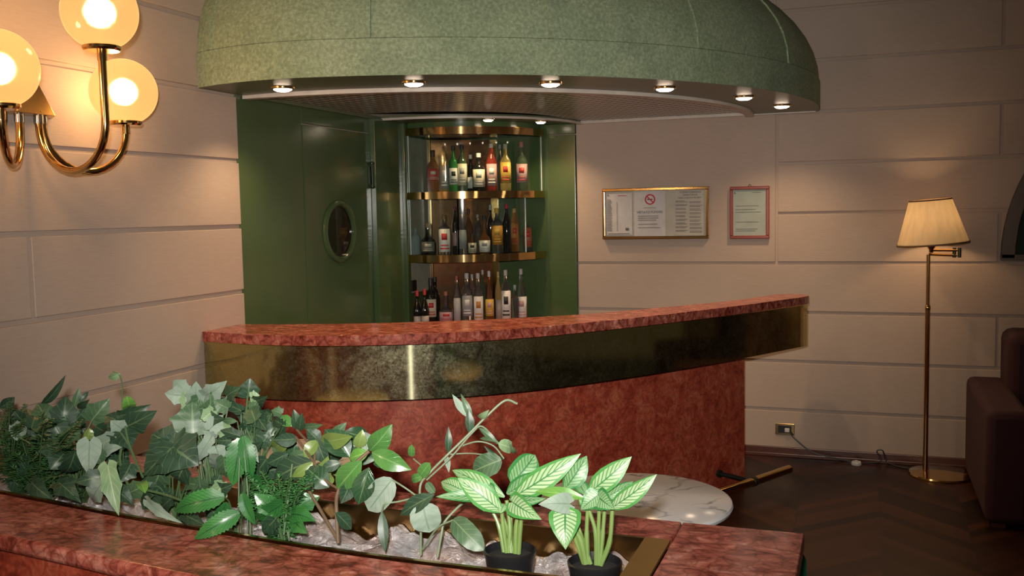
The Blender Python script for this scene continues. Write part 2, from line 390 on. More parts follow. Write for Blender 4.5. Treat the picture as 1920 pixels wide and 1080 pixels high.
def tube(bm, pts, r, seg=12, mi=0, caps=True):
    pts = [Vector(p) for p in pts]; n = len(pts); rs = r if isinstance(r, (list, tuple)) else [r]*n
    up = Vector((0, 0, 1)); rings = []
    for i, p in enumerate(pts):
        t = (pts[min(i+1, n-1)]-pts[max(i-1, 0)]).normalized()
        if i == 0:
            a = t.cross(up) if abs(t.dot(up)) < .95 else t.cross(Vector((1, 0, 0)))
        else: a = a-t*a.dot(t)
        a.normalize(); b = t.cross(a)
        rings.append([bm.verts.new(p+(a*math.cos(2*PI*k/seg)+b*math.sin(2*PI*k/seg))*rs[i]) for k in range(seg)])
    for i in range(n-1):
        for k in range(seg): bm.faces.new([rings[i][k], rings[i][(k+1) % seg], rings[i+1][(k+1) % seg], rings[i+1][k]]).material_index = mi
    if caps: bm.faces.new(rings[0][::-1]); bm.faces.new(rings[-1])
    return bm
def spline(pts, k=8, closed=False):
    pts = [Vector(p) for p in pts]; n = len(pts); out = []
    rng = range(n) if closed else range(n-1)
    for i in rng:
        p0 = pts[(i-1) % n] if closed or i > 0 else pts[0]*2-pts[1]
        p1 = pts[i]; p2 = pts[(i+1) % n]
        p3 = pts[(i+2) % n] if closed or i+2 < n else p2*2-p1
        for j in range(k):
            t = j/k
            out.append(.5*((2*p1)+(p2-p0)*t+(2*p0-5*p1+4*p2-p3)*t*t+(3*p1-p0-3*p2+p3)*t**3))
    if not closed: out.append(pts[-1])
    return out
def offset(poly, d):
    out = []
    for i, p in enumerate(poly):
        a = poly[max(i-1, 0)]; b = poly[min(i+1, len(poly)-1)]
        t = (Vector(b[:2])-Vector(a[:2])).normalized(); out.append((p[0]-t.y*d, p[1]+t.x*d))
    return out
def arc(c, r, a0, a1, n): return [(c[0]+r*math.cos(a0+(a1-a0)*i/n), c[1]+r*math.sin(a0+(a1-a0)*i/n)) for i in range(n+1)]
def wallstrip(bm, line, z0, z1, th, side=1):           # an upright sheet of thickness th following a plan line
    o = offset(line, th*side); return prism(bm, [tuple(p[:2]) for p in line]+o[::-1], z0, z1)

XL, YB = -2.5, 5.6      # left wall plane, back wall plane
ZS = 2.01               # underside of the canopy
# ---------------------------------------------------------------- setting
GR = [Z0]+[1.455+.277*k for k in range(-5, 7)]
def boards(bm, axis, spans):
    """proud boards between grooves; spans(k) gives the list of intervals along the wall"""
    for k in range(len(GR)-1):
        z0 = GR[k]+.009 if k else Z0; z1 = min(GR[k+1]-.009, 3.1)
        for a, b in spans(k, z0, z1):
            if axis == 'x': box(bm, (a, YB, z0), (b, YB+.012, z1))
            else: box(bm, (XL-.012, a, z0), (XL, b, z1))
    return bm
def spansL(k, z0, z1):
    end = 3.488 if z0 < 1.95 else 5.6
    j = [-3, -.05, 2.37, end] if k % 2 else [-3, -1.25, 1.15, end]
    if z0 >= 1.95: j[-1] = 3.6
    return [(j[i]+.008, j[i+1]-(.008 if i < 2 else 0)) for i in range(3)]
def spansB(k, z0, z1):
    j0 = -.468 if z0 < 1.95 else -2.5
    if z1 < 1.19: j0 = -1.63
    j = [j0, .655, 3.0, 4.2] if k % 2 else [j0, 1.8, 4.2]
    if z0 >= 1.95: j = [-2.5, -.465]+j[1:] if k % 2 == 0 else [-2.5, .655, 3.0, 4.2]
    return [(j[i]+.008, j[i+1]-.008) for i in range(len(j)-1)]
bm = boards(B(), 'y', spansL); box(bm, (XL-.12, -3, Z0), (XL-.012, 5.72, 3.1))
tag(part('wall_left', bm, WALL, smooth=False, bevel=.0025), 'beige cloth wall of wide horizontal boards behind the globe sconce', 'wall', None, 'structure')
bm = boards(B(), 'x', spansB); box(bm, (XL, YB+.012, Z0), (4.2, YB+.12, 3.1)); box(bm, (-1.625, YB, 1.186), (-.474, YB+.012, 2.03))
tag(part('wall_back', bm, WALL, smooth=False, bevel=.0025), 'beige back wall, smooth behind the bar and boarded behind the floor lamp', 'wall', None, 'structure')
tag(part('floor', box(B(), (XL-.12, -3, Z0-.05), (4.2, 5.72, Z0)), FLOOR, smooth=False), 'dark chevron parquet floor', 'floor', None, 'structure')
tag(part('ceiling', box(B(), (XL-.12, -3, 3.1), (4.2, 5.72, 3.15)), CEIL, smooth=False), 'plain plaster ceiling', 'ceiling', None, 'structure')
bm = box(B(), (-1.6, YB-.016, Z0), (4.2, YB, .135)); box(bm, (-1.6, YB-.024, Z0), (4.2, YB-.016, .10))
tag(part('baseboard_back', bm, WOOD, smooth=False, bevel=.003), 'dark red wooden baseboard', 'baseboard', None, 'structure')
# green cladding round the door
bm = box(B(), (XL-.012, 3.488, Z0), (XL-.004, 3.992, ZS)); box(bm, (XL-.012, 3.996, 1.93), (XL-.004, 4.66, ZS))
box(bm, (XL-.012, 4.66, Z0), (XL+.028, 4.80, ZS)); box(bm, (XL-.012, 4.80, Z0), (XL, 5.03, ZS)); box(bm, (XL-.012, 5.03, .84), (XL+.02, 5.075, ZS))
box(bm, (XL-.012, 5.075, Z0), (XL, YB, ZS))
tag(part('trim_1', bm, GREEN, smooth=False, bevel=.003), 'green lacquered cladding beside the porthole door', 'wall panel', None, 'structure')
bm = box(B(), (XL, YB-.006, Z0), (-1.80, YB+.012, ZS)); box(bm, (-1.80, YB-.016, Z0), (-1.628, YB+.012, 1.945)); box(bm, (-1.80, YB-.016, 1.95), (-1.628, YB+.012, ZS))
tag(part('trim_2', bm, GREEN, smooth=False, bevel=.003), 'green lacquered panel between bottle cabinet and notice wall', 'wall panel', None, 'structure')
# door
d = thing('door_1', (XL, 4.33, Z0), 'flush green door with a round porthole', 'door'); d['kind'] = 'structure'
DY, DZ = 4.312, 1.412
bm = B(); ring_n = 48
# slab with a round hole
outer = []
for k in range(ring_n):
    a = 2*PI*k/ring_n; cy, cz = math.cos(a), math.sin(a); s_ = []
    if cy > 1e-6: s_.append((4.655-DY)/cy)
    if cy < -1e-6: s_.append((4.000-DY)/cy)
    if cz > 1e-6: s_.append((1.925-DZ)/cz)
    if cz < -1e-6: s_.append((Z0+.01-DZ)/cz)
    t = min(s_); outer.append((DY+t*cy, DZ+t*cz))
for (yy, zz) in ((4.655, 1.925), (4.0, 1.925), (4.0, Z0+.01), (4.655, Z0+.01)):
    i = min(range(ring_n), key=lambda q: (outer[q][0]-yy)**2+(outer[q][1]-zz)**2); outer[i] = (yy, zz)
inner = [(DY+.150*math.cos(2*PI*k/ring_n), DZ+.150*math.sin(2*PI*k/ring_n)) for k in range(ring_n)]
xo, xi = XL-.002, XL-.011
vo = [bm.verts.new((xo, *p)) for p in outer]; vi = [bm.verts.new((xo, *p)) for p in inner]; vb = [bm.verts.new((xi, *p)) for p in inner]; vob = [bm.verts.new((xi, *p)) for p in outer]
for k in range(ring_n):
    j = (k+1) % ring_n
    bm.faces.new([vo[k], vo[j], vi[j], vi[k]]); bm.faces.new([vi[k], vi[j], vb[j], vb[k]]); bm.faces.new([vo[k], vo[j], vob[j], vob[k]])
bmesh.ops.recalc_face_normals(bm, faces=bm.faces)
part('door_leaf', bm, GREEN, d, smooth=False)
RX = Matrix.Rotation(PI/2, 4, 'Y')
part('porthole_frame', lathe(B(), [(.128, -.008), (.128, .006), (.134, .012), (.146, .014), (.158, .008), (.160, -.002)], (XL, DY, DZ), 48, mat=RX), GREEN, d)
part('porthole_glass', lathe(B(), [(0, 0), (.13, 0)], (XL-.006, DY, DZ), 48, mat=RX), plain('porthole_glass_dark', (.035, .025, .018), .03, .4), d)
bm = tube(B(), [(XL+.012, 4.650, 1.645), (XL+.012, 4.650, 1.762)], .006); lathe(bm, [(0, 0), (.012, .002), (.012, .008), (0, .014)], (XL+.012, 4.650, 1.762), 12)
lathe(bm, [(0, -.014), (.012, -.006), (.012, 0), (0, 0)], (XL+.012, 4.650, 1.645), 12); box(bm, (XL-.003, 4.643, 1.655), (XL+.004, 4.655, 1.752))
part('hinge', bm, DARKM, d, label='dark metal hinge')

# ---------------------------------------------------------------- canopy over the bar
CC = (-2.43, 5.33); CR = 2.2
A0 = -math.acos((XL-CC[0])/CR); A1 = math.asin((YB-CC[1])/CR)
def cprof(): return [(CR+.0, ZS), (CR+.0, 2.145), (CR-.006, 2.15)]
DOME = [(CR-.006-1.05*(1-math.cos(t)), 2.15+.62*math.sin(t)) for t in [PI/2*i/14 for i in range(15)]]
cn = thing('bar_canopy', (-1.4, 4.6, ZS), 'large green plaster dome canopy hanging over the curved bar', 'canopy')
bm = warp(lathe(B(), cprof()+DOME[1:]+[(0, 2.77)], (CC[0], CC[1], 0), 96, A0-.08, A1))
# keep what reaches past the walls trimmed to the wall planes
bmesh.ops.bisect_plane(bm, geom=bm.verts[:]+bm.edges[:]+bm.faces[:], plane_co=(XL+.001, 0, 0), plane_no=(-1, 0, 0), clear_outer=True)
bmesh.ops.bisect_plane(bm, geom=bm.verts[:]+bm.edges[:]+bm.faces[:], plane_co=(0, YB-.001, 0), plane_no=(0, 1, 0), clear_outer=True)
bmesh.ops.recalc_face_normals(bm, faces=bm.faces)
part('dome', bm, CANOPY, cn, label='mottled green plaster dome')
for deg in (-89.6, -71.6, -53.6, -35.6, -17.6):
    a = math.radians(deg); bm = B(); hw = .012
    dr = Vector((math.cos(a), math.sin(a), 0)); tn = Vector((-math.sin(a), math.cos(a), 0)); rows = []
    if deg < -89: hw = .012
    prof = [(CR-.004, 2.146)]+DOME
    for i, (r, z) in enumerate(prof):
        q = prof[min(i+1, len(prof)-1)]; p_ = prof[max(i-1, 0)]
        nn = Vector((q[1]-p_[1], -(q[0]-p_[0]))).normalized()
        c = Vector((CC[0], CC[1], z))+dr*r; nv = dr*nn.x+Vector((0, 0, nn.y))
        rows.append([bm.verts.new(c-tn*hw-nv*.004), bm.verts.new(c-tn*(hw-.003)+nv*.007), bm.verts.new(c+tn*(hw-.003)+nv*.007), bm.verts.new(c+tn*hw-nv*.004)])
    for i in range(len(rows)-1):
        for k in range(3): bm.faces.new([rows[i][k], rows[i][k+1], rows[i+1][k+1], rows[i+1][k]])
    bmesh.ops.recalc_face_normals(bm, faces=bm.faces)
    part('rib', warp(bm), CANOPY, cn)
def clip(poly_r_out, poly_r_in):
    pass
def sector(rin, rout, z0, z1, mat, name, cen=CC, a0=-PI, a1=PI/2, n=96, parent=cn, label=None):
    bm = B(); pi_, po = arc(cen, rin, a0, a1, n), arc(cen, rout, a0, a1, n)
    V = [[bm.verts.new((p[0], p[1], z)) for p in L] for L in (pi_ if rin > .01 else [cen]*(n+1), po) for z in (z0, z1)]
    for k in range(n):
        for (i, j) in ((0, 2), (2, 3), (3, 1), (1, 0)): bm.faces.new([V[i][k], V[i][k+1], V[j][k+1], V[j][k]])
    bmesh.ops.recalc_face_normals(bm, faces=bm.faces)
    if name == 'soffit': warp(bm)
    g = lambda: bm.verts[:]+bm.edges[:]+bm.faces[:]
    bmesh.ops.bisect_plane(bm, geom=g(), plane_co=(XL+.001, 0, 0), plane_no=(-1, 0, 0), clear_outer=True)
    bmesh.ops.bisect_plane(bm, geom=g(), plane_co=(0, YB-.001, 0), plane_no=(0, 1, 0), clear_outer=True)
    return part(name, bm, mat, parent, smooth=True, label=label)
SOFF = plain('olive_soffit_paint', (.12, .14, .075), .35)
IC = (-2.43, 5.38); IR = 1.84
sector(IR, CR-.002, ZS, ZS+.02, SOFF, 'soffit', CC, label='olive green underside ring')
sector(IR-.035, IR+.012, ZS-.014, ZS+.01, WHITE, 'trim_strip', IC, label='cream curved trim strip')
sector(.80, IR-.03, ZS+.012, ZS+.022, GRILLE, 'grille', IC, label='pale perforated ceiling grille')
sector(.0, .84, ZS, ZS+.014, SOFF, 'cabinet_soffit', (-2.43, 5.60))
sector(.82, .845, ZS-.008, ZS+.004, WHITE, 'trim_strip', (-2.43, 5.60))
part('trim_strip', box(B(), (-1.60, YB-.022, ZS-.006), (-.26, YB-.001, ZS+.012)), WHITE, cn, smooth=False, bevel=.002)
part('trim_strip', box(B(), (XL+.002, 3.56, ZS-.006), (XL+.02, 4.78, ZS+.012)), SOFF, cn, smooth=False, bevel=.002, label='dark olive strip')

# (see warp below)
# downlights
DL = [(-2.201, 3.382, 'recessed canopy spotlight nearest the left wall'), (-1.67, 3.486, 'second recessed canopy spotlight from the left wall'),
      (-1.195, 3.76, 'recessed canopy spotlight at the front centre of the canopy, third from the left wall'), (-.807, 4.144, 'fourth recessed canopy spotlight from the left wall'),
      (-.538, 4.666, 'fifth recessed canopy spotlight, next to last before the back wall'), (-.406, 5.158, 'recessed canopy spotlight nearest the back wall'),
      (-1.966, 5.04, 'small recessed spotlight above the middle of the bottle cabinet'), (-1.753, 5.32, 'small recessed spotlight above the right end of the bottle cabinet')]
for i, (x, y, lab) in enumerate(DL):
    k = 1 if i < 6 else .75
    t = thing('downlight', (x, y, ZS-.012), lab, 'downlight', 'downlights in the canopy soffit')
    part('trim_ring', lathe(B(), [(.036*k, ZS), (.050*k, ZS), (.049*k, ZS-.006), (.040*k, ZS-.008), (.036*k, ZS-.002)], (x, y, 0), 24), BRASS, t)
    part('lens', lathe(B(), [(.037*k, ZS-.002), (.036*k, ZS-.010), (.024*k, ZS-.016), (0, ZS-.018)], (x, y, 0), 24), SPOTM, t)
    light('downlight_beam', 'SPOT', (x, y, ZS-.03), 23 if i < 6 else 20, (1, .68, .38), .02, (x, y, 0), 125, .8)

# ---------------------------------------------------------------- bar
OUT = spline([(-2.497, 3.195, 0), (-2.28, 3.165, 0), (-2.03, 3.168, 0), (-1.75, 3.24, 0), (-1.48, 3.375, 0), (-1.24, 3.575, 0), (-1.06, 3.79, 0), (-.885, 4.03, 0), (-.71, 4.30, 0), (-.525, 4.61, 0), (-.37, 4.90, 0), (-.285, 5.06, 0)], 6)
OUT = [(p.x, p.y) for p in OUT]
INN = [(p.x, p.y) for p in spline([(-.47, 5.10, 0), (-.63, 4.78, 0), (-.96, 4.33, 0), (-1.20, 4.05, 0), (-1.55, 3.79, 0), (-1.93, 3.60, 0), (-2.2, 3.51, 0), (-2.497, 3.45, 0)], 6)]
END = [(p.x, p.y) for p in spline([(-.285, 5.06, 0), (-.268, 5.14, 0), (-.31, 5.215, 0), (-.39, 5.22, 0), (-.44, 5.17, 0), (-.47, 5.10, 0)], 6)]
bar = thing('bar_counter', (-1.2, 4.0, Z0), 'curved bar with red marble top, deep brass fascia and red stucco base', 'bar')
part('marble_top', prism(B(), OUT+END[1:-1]+INN, 1.0, 1.04), RED, bar, bevel=.008, label='glossy red veined marble top')
line = OUT+END[1:]
o1 = offset(line, .006)
part('brass_fascia', wallstrip(B(), o1, .787, 1.0, .012), FASCIA, bar, label='polished scratched brass band')
bm = tube(B(), [(*p, 1.0) for p in offset(line, .003)], .0028, 6)
part('brass_bead', bm, BRASS, bar)
bo = offset(OUT, .20); bo = [p for p in bo if p[0] > XL+.003 and p[1] < 4.98]
bi = offset(OUT, .235+.0); bi = [p for p in offset(OUT, .30) if p[0] > XL+.003 and p[1] < 4.98]
bo = [(XL+.003, bo[0][1])]+bo; bi = [(XL+.003, bi[0][1])]+bi
part('base', prism(B(), bo+bi[::-1], Z0, .80), STUCCO, bar, bevel=.004, label='red brushed stucco base')
part('underside', prism(B(), offset(line[:len(OUT)-4], .02)+offset(INN, .02)[::-1][::-1][4:], .795, .806), WOOD, bar, smooth=False)
# foot rail
fr_line = [p for p in offset(OUT, -.005) if p[1] < 4.94 or p[0] < -1]
fr_line = [p for p in fr_line if p[0] > XL+.03]
rail = thing('foot_rail', (-.9, 4.0, Z0), 'brass foot rail running round the foot of the bar', 'foot rail')
part('rail_tube', tube(B(), [(*p, .185) for p in fr_line], .021, 16), RAILB, rail)
for idx in (4, 18, 32, 46, len(fr_line)-7):
    p = Vector((*fr_line[idx], .185)); q = fr_line[min(idx+1, len(fr_line)-1)]; tt = (Vector((*q, .185))-p).normalized(); nn = Vector((-tt.y, tt.x, 0))
    e = p+nn*.20
    bm = tube(B(), [p-Vector((0, 0, .012)), p+nn*.06, e], .011, 10)
    tube(bm, [e-nn*.010, e+nn*.004], .020, 16); tube(bm, [p-tt*.012, p+tt*.012], .0235, 16)
    part('bracket', bm, DARKM, rail, label='dark cast bracket')

# back counter under the bottle cabinet
bc = thing('back_counter', (-2.2, 5.3, Z0), 'dark low counter in the corner carrying the lowest row of bottles', 'counter')
pl = [(XL+.002, YB-.008), (XL+.002, 4.82)]+arc((-2.43, 5.55), .72, -PI/2, -.02, 20)+[(-1.71, YB-.018)]
part('worktop', prism(B(), pl, .82, .85), RED, bc, bevel=.004)
part('cupboard', prism(B(), [(XL+.003, YB-.01), (XL+.003, 4.87)]+arc((-2.43, 5.55), .67, -PI/2, -.02, 20)+[(-1.76, YB-.018)], Z0, .82), GREEN, bc)

# bottle cabinet
SHC = (-2.36, 5.585); SHR = .54
shl = [p for p in arc(SHC, SHR, -PI/2-.27, .0, 36) if p[0] > XL+.021 and p[1] < YB-.017]
cab = thing('bottle_cabinet', (-2.2, 5.35, .86), 'curved corner bottle cabinet with brass-edged glass-fronted shelves', 'cabinet')
def shelf(z0, z1, name):
    pl = [(XL+.003, YB-.01), (XL+.003, shl[0][1])]+shl+[(shl[-1][0], YB-.02)]
    sh = part(name, prism(B(), pl, z0+.006, z1-.004), DGLASS, cab, smooth=False)
    part('brass_edge', wallstrip(B(), shl, z0, z1, .008, -1), SHELFBRASS, sh)
shelf(1.938, 1.980, 'cabinet_top'); shelf(1.574, 1.615, 'shelf'); shelf(1.212, 1.255, 'shelf')
vl = [(XL+.022, shl[0][1]-.0)]+shl
part('valance', wallstrip(B(), offset(shl, .012), 1.98, ZS, .012), GREEN, cab)
def pane(z0, z1, i0, i1):
    seg = offset(shl, .012)[i0:i1]
    g = part('glass_front', wallstrip(B(), seg, z0, z1, .004), PANE, cab)
    for e in (seg[0], seg[-1]): part('glass_edge', box(B(), (e[0]-.003, e[1]-.003, z0), (e[0]+.003, e[1]+.003, z1)), EDGE, g, smooth=False)
pane(1.615, 1.938, 0, len(shl)); n_ = len(shl)
pane(1.256, 1.573, 0, n_//2-5); pane(1.256, 1.573, n_//2-6, n_-7)
part('side_panel', box(B(), (XL+.001, 5.09, 1.03), (XL+.005, 5.385, 1.936)), GREYPANEL, cab, smooth=False)  # pale satin panel in plain colour, not a mirror
part('corner_mirror', prism(B(), [(XL+.002, 5.395), (-2.17, YB-.008), (-2.175, YB-.004), (XL+.001, 5.405)], .85, 1.936), BRONZEM, cab, smooth=False)
part('mirror_strip', box(B(), (XL+.001, 5.388, .85), (XL+.014, 5.404, 1.936)), BRASS, cab, smooth=False)
part('mirror_strip', box(B(), (-2.172, YB-.016, .85), (-2.128, YB-.007, 1.936)), BRASS, cab, smooth=False)
tag(part('switch_plate', box(B(), (XL+.0055, 5.09, 1.04), (XL+.018, 5.15, 1.105)), BLACKP, smooth=False, bevel=.004), 'black square switch plate on the wall left of the lowest bottles', 'switch')

# ---------------------------------------------------------------- bottles
def mat_clear():
    m = mat_glass('clear_glass', (.97, .98, .97)); m.node_tree.nodes['Principled BSDF'].inputs['Transmission Weight'].default_value = .95; return m
GLS = {'amber': mat_glass('amber_glass', (.75, .26, .05)), 'gold': mat_glass('gold_liquor_glass', (.95, .68, .22)), 'green': mat_glass('green_glass', (.12, .60, .14)),
 'clear': mat_clear(), 'dark': plain('dark_bottle_glass', (.012, .010, .008), .06), 'red': mat_glass('red_liquor_glass', (.75, .10, .06)),
 'olive': mat_glass('olive_glass', (.16, .24, .13)), 'blue': mat_glass('pale_blue_glass', (.72, .88, .90)), 'brown': mat_glass('brown_glass', (.40, .16, .05))}
COL = {}
def colm(c):
    if c not in COL: COL[c] = plain('label_%d' % len(COL), c, .5)
    return COL[c]
W_, K_, R_, Y_, G_, P_, CR_ = (.75, .72, .66), (.02, .02, .02), (.50, .03, .03), (.62, .38, .06), (.30, .30, .30), (.52, .30, .30), (.62, .55, .40)
SH = {  # relative profile (r, z) for unit radius and unit height
 'std': [(.0, 0), (.92, 0), (1, .02), (1, .56), (.93, .63), (.62, .70), (.36, .76), (.32, .90)],
 'round': [(0, 0), (.92, 0), (1, .02), (1, .50), (.97, .60), (.80, .68), (.45, .74), (.34, .80), (.32, .90)],
 'slim': [(0, 0), (.9, 0), (1, .02), (1, .60), (.8, .68), (.48, .78), (.36, .84), (.33, .92)],
 'squat': [(0, 0), (.8, 0), (1, .08), (1, .36), (.8, .48), (.35, .56), (.26, .66), (.26, .86)],
 'cone': [(0, 0), (.95, 0), (1, .03), (.95, .25), (.6, .58), (.34, .74), (.28, .90)],
 'burg': [(0, 0), (.93, 0), (1, .02), (1, .42), (.85, .55), (.5, .68), (.35, .76), (.32, .92)],
 'flask': [(0, 0), (.85, 0), (1, .05), (1, .34), (.9, .42), (.3, .52), (.26, .58), (.26, .88)]}
def bottle(px, wpx, top_y, base_z, dist, shape, glass, cap, label, lab=None, emblem=None, group='bottles', lz=(.14, .5)):
    """dist: radial setback from the shelf edge"""
    d = ray(px, 480); best = None; dist = max(dist, wpx/2/F*5.1+.014) if dist > -.05 else dist
    # place on the shelf, standing `dist` behind the curved front edge along the sight line
    for i in range(400):
        y = 4.7+i*.0025; x = d.x*(y/d.y)
        if math.hypot(x-SHC[0], y-SHC[1]) < SHR-dist: best = (x, y); break
    if best is None: best = (d.x*(5.45/d.y), 5.45)
    x, y = best
    r = wpx/2/F*(y*fw.y+x*fw.x)
    x = min(max(x, XL+.012+r), -1.80); y = min(y, YB-.02-r)
    H = PY(px, top_y, y).z-base_z
    t = thing('bottle', (x, y, base_z), label, 'bottle', group)
    pf = SH[shape]; g = GLS[glass]
    body = [(a*r, base_z+b*H) for a, b in pf]; nr = pf[-1][0]*r; nz = pf[-1][1]
    body += [(nr*1.1, base_z+(nz+.005)*H), (nr*1.1, base_z+(nz+.02)*H), (0, base_z+(nz+.02)*H)]
    part('glass_body', lathe(B(), body, (x, y, 0), 24), g, t)
    if cap: part('cap', lathe(B(), [(nr*1.18, base_z+(nz-.07 if len(cap) > 3 else nz-.01)*H), (nr*1.2, base_z+.985*H), (nr*1.05, base_z+H), (0, base_z+H)], (x, y, 0), 16), colm(tuple(cap[:3])), t)
    if lab:
        f = math.atan2(-y, -x)
        def patch(name, z0, z1, hw, rr, mat, par):
            bmn = B(); cols = []
            for k in range(9):
                a = f-hw+2*hw*k/8; cols.append([bmn.verts.new((x+rr*math.cos(a), y+rr*math.sin(a), base_z+z*H)) for z in (z0, z1)])
            for k in range(8): bmn.faces.new([cols[k][0], cols[k+1][0], cols[k+1][1], cols[k][1]])
            return part(name, bmn, mat, par, solid=.0004)
        lz = (max(.04, lz[0]-.03), lz[1]+.05); L_ = patch('paper_label', lz[0], lz[1], 1.15, r*1.025, colm(lab), t)
        zc = (lz[0]+lz[1])/2; hh = (lz[1]-lz[0])
        if emblem:
            patch('emblem', zc+.02*hh, zc+.30*hh, .42, r*1.04, colm(emblem), L_)
            patch('emblem', lz[0]+.12*hh, lz[0]+.18*hh, .7, r*1.04, colm(emblem), L_)
            patch('emblem', lz[0]+.26*hh, lz[0]+.31*hh, .6, r*1.04, colm(emblem), L_)
    return t
T2, T3, T1 = 1.615, 1.256, .85
g2, g3, g1 = 'bottles on the upper shelf', 'bottles on the middle shelf', 'bottles standing on the back counter'
bottle(816, 24, 281, T2, .09, 'std', 'amber', (.05, .02, .01, 1), 'amber whisky bottle with slanted red label, leftmost on the upper shelf', R_, CR_, g2, (.30, .5))
bottle(837, 19, 274, T2, .07, 'round', 'gold', K_, 'golden bottle with tall grey label and black cap, second from left on the upper shelf', G_, W_, g2, (.1, .52))
bottle(854, 18, 273, T2, .05, 'round', 'green', K_, 'bright green glass bottle with a black banded white label on the upper shelf', W_, K_, g2, (.18, .46))
bottle(870, 20, 271, T2, .05, 'round', 'olive', K_, 'bottle with big oval cream label just right of the bright green one, upper shelf', CR_, G_, g2, (.16, .54))
bottle(886, 16, 290, T2, .16, 'std', 'dark', W_, 'dark bottle with white cap and low white label half hidden on the upper shelf', W_, None, g2, (.12, .34))
bottle(901, 24, 287, T2, .05, 'std', 'dark', W_, 'dark square-shouldered bottle with white cap and large cream label on the upper shelf', CR_, G_, g2, (.14, .52))
bottle(925, 21, 269, T2, .06, 'slim', 'red', (.5, .45, .4), 'tall red bottle with pink label and clear neck on the upper shelf', P_, W_, g2, (.14, .52))
bottle(941, 13, 271, T2, .14, 'slim', 'clear', (.4, .4, .4), 'thin clear bottle tucked between the red one and the yellow-labelled one', None, None, g2)
bottle(951, 21, 270, T2, .06, 'round', 'gold', (.4, .36, .3), 'bottle with broad yellow label and round red emblem, upper shelf', Y_, R_, g2, (.2, .56))
bottle(981, 23, 266, T2, .09, 'std', 'olive', (.45, .16, .14), 'dark green bottle with red and white label, alone at the right of upper shelf', P_, R_, g2, (.2, .5))
bottle(776, 19, 424, T3, .03, 'round', 'blue', None, 'pale bluish decanter at the left end of the middle shelf', None, None, g3)
bottle(803, 30, 418, T3, .05, 'squat', 'dark', (.3, .2, .08), 'squat dark bottle with a round medallion on the middle shelf', (.16, .15, .12), CR_, g3, (.12, .36))
bottle(834, 25, 403, T3, .05, 'round', 'clear', (.20, .11, .03), 'stout clear bottle with cork stopper and white label, left half of the middle shelf', W_, R_, g3, (.1, .6))
bottle(855, 13, 387, T3, .12, 'slim', 'dark', (.12, .02, .03), 'narrow dark burgundy bottle behind the glass door edge on the middle shelf', P_, None, g3, (.2, .4))
bottle(867, 21, 387, T3, .07, 'cone', 'clear', (.03, .03, .03), 'tapering clear bottle with big grey label on the middle shelf', G_, None, g3, (.14, .46))
bottle(880, 15, 391, T3, .15, 'std', 'brown', (.10, .02, .03), 'brown bottle with dark red capsule behind the small jar on the middle shelf', None, None, g3)
bottle(886, 17, 438, T3, .04, 'squat', 'brown', K_, 'small low jar-like bottle with dark cap and cream label on the middle shelf', CR_, K_, g3, (.1, .5))
bottle(897, 14, 402, T3, .17, 'slim', 'clear', (.3, .3, .3), 'slim clear bottle at the back centre of the middle shelf', None, None, g3)
bottle(909, 23, 404, T3, .05, 'flask', 'brown', K_, 'round-bellied dark bottle with white shield label on the middle shelf', W_, G_, g3, (.08, .30))
bottle(921, 14, 384, T3, .17, 'std', 'dark', (.4, .4, .42), 'dark bottle with silver neck at the back of the middle shelf', None, None, g3)
bottle(933, 23, 390, T3, .06, 'round', 'clear', Y_, 'bottle with orange label and yellow cap on the middle shelf', (.60, .26, .03), Y_, g3, (.22, .56))
bottle(951, 17, 383, T3, .08, 'slim', 'dark', (.55, .02, .04), 'tall black bottle with bright red cap on the middle shelf', None, None, g3)
bottle(966, 17, 391, T3, .10, 'slim', 'amber', (.4, .3, .1), 'amber bottle with orange label right of the black red-capped one', (.45, .16, .03), R_, g3, (.2, .6))
bottle(990, 18, 412, T3, .10, 'round', 'clear', None, 'reddish labelled clear bottle at the right end of the middle shelf', (.36, .12, .05), R_, g3, (.15, .7))
bottle(780, 16, 545, T1, -.10, 'burg', 'dark', (*R_, 1), 'small wine bottle with red capsule at the far left of the counter row', (.45, .38, .32), None, g1, (.10, .26))
bottle(794, 16, 542, T1, -.10, 'burg', 'dark', (*R_, 1), 'small wine bottle with red capsule, second from left in the counter row', (.45, .38, .32), None, g1, (.10, .26))
bottle(806, 22, 521, T1, .0, 'std', 'dark', (*K_, 1), 'dark wine bottle with cream and red label behind the two red capsules', CR_, R_, g1, (.2, .5))
bottle(814, 17, 519, T1, .10, 'std', 'dark', K_, 'dark bottle without visible label behind the cream-labelled wine bottle', None, None, g1)
bottle(834, 29, 546, T1, .0, 'flask', 'clear', (.35, .12, .06), 'wide clear decanter bottle with pink band label in the counter row', P_, R_, g1, (.16, .34))
bottle(855, 15, 517, T1, .0, 'slim', 'clear', (.3, .08, .06), 'tall slim clear bottle with frosted label in the counter row', (.42, .40, .38), None, g1, (.1, .5))
bottle(874, 22, 512, T1, .0, 'round', 'clear', (.45, .45, .45), 'clear bottle with square grey monogram label in the counter row', G_, W_, g1, (.2, .52))
bottle(884, 13, 514, T1, .12, 'slim', 'clear', (.4, .4, .4), 'thin clear bottle behind the grey monogram label bottle', None, None, g1)
bottle(895, 20, 512, T1, .0, 'std', 'clear', (.45, .42, .40), 'clear bottle with orange and white label in the middle of the counter row', W_, (.5, .2, .04), g1, (.1, .5))
bottle(904, 12, 506, T1, .12, 'slim', 'olive', (.4, .4, .4), 'thin greenish bottle behind the orange and white label', None, None, g1)
bottle(916, 18, 508, T1, .0, 'cone', 'brown', (.5, .5, .52), 'champagne-shaped bottle with yellow label in the counter row', Y_, P_, g1, (.18, .42))
bottle(933, 13, 509, T1, .05, 'slim', 'gold', (.4, .3, .15), 'thin amber liqueur bottle in front of the brass strip', (.35, .3, .25), None, g1, (.1, .4))
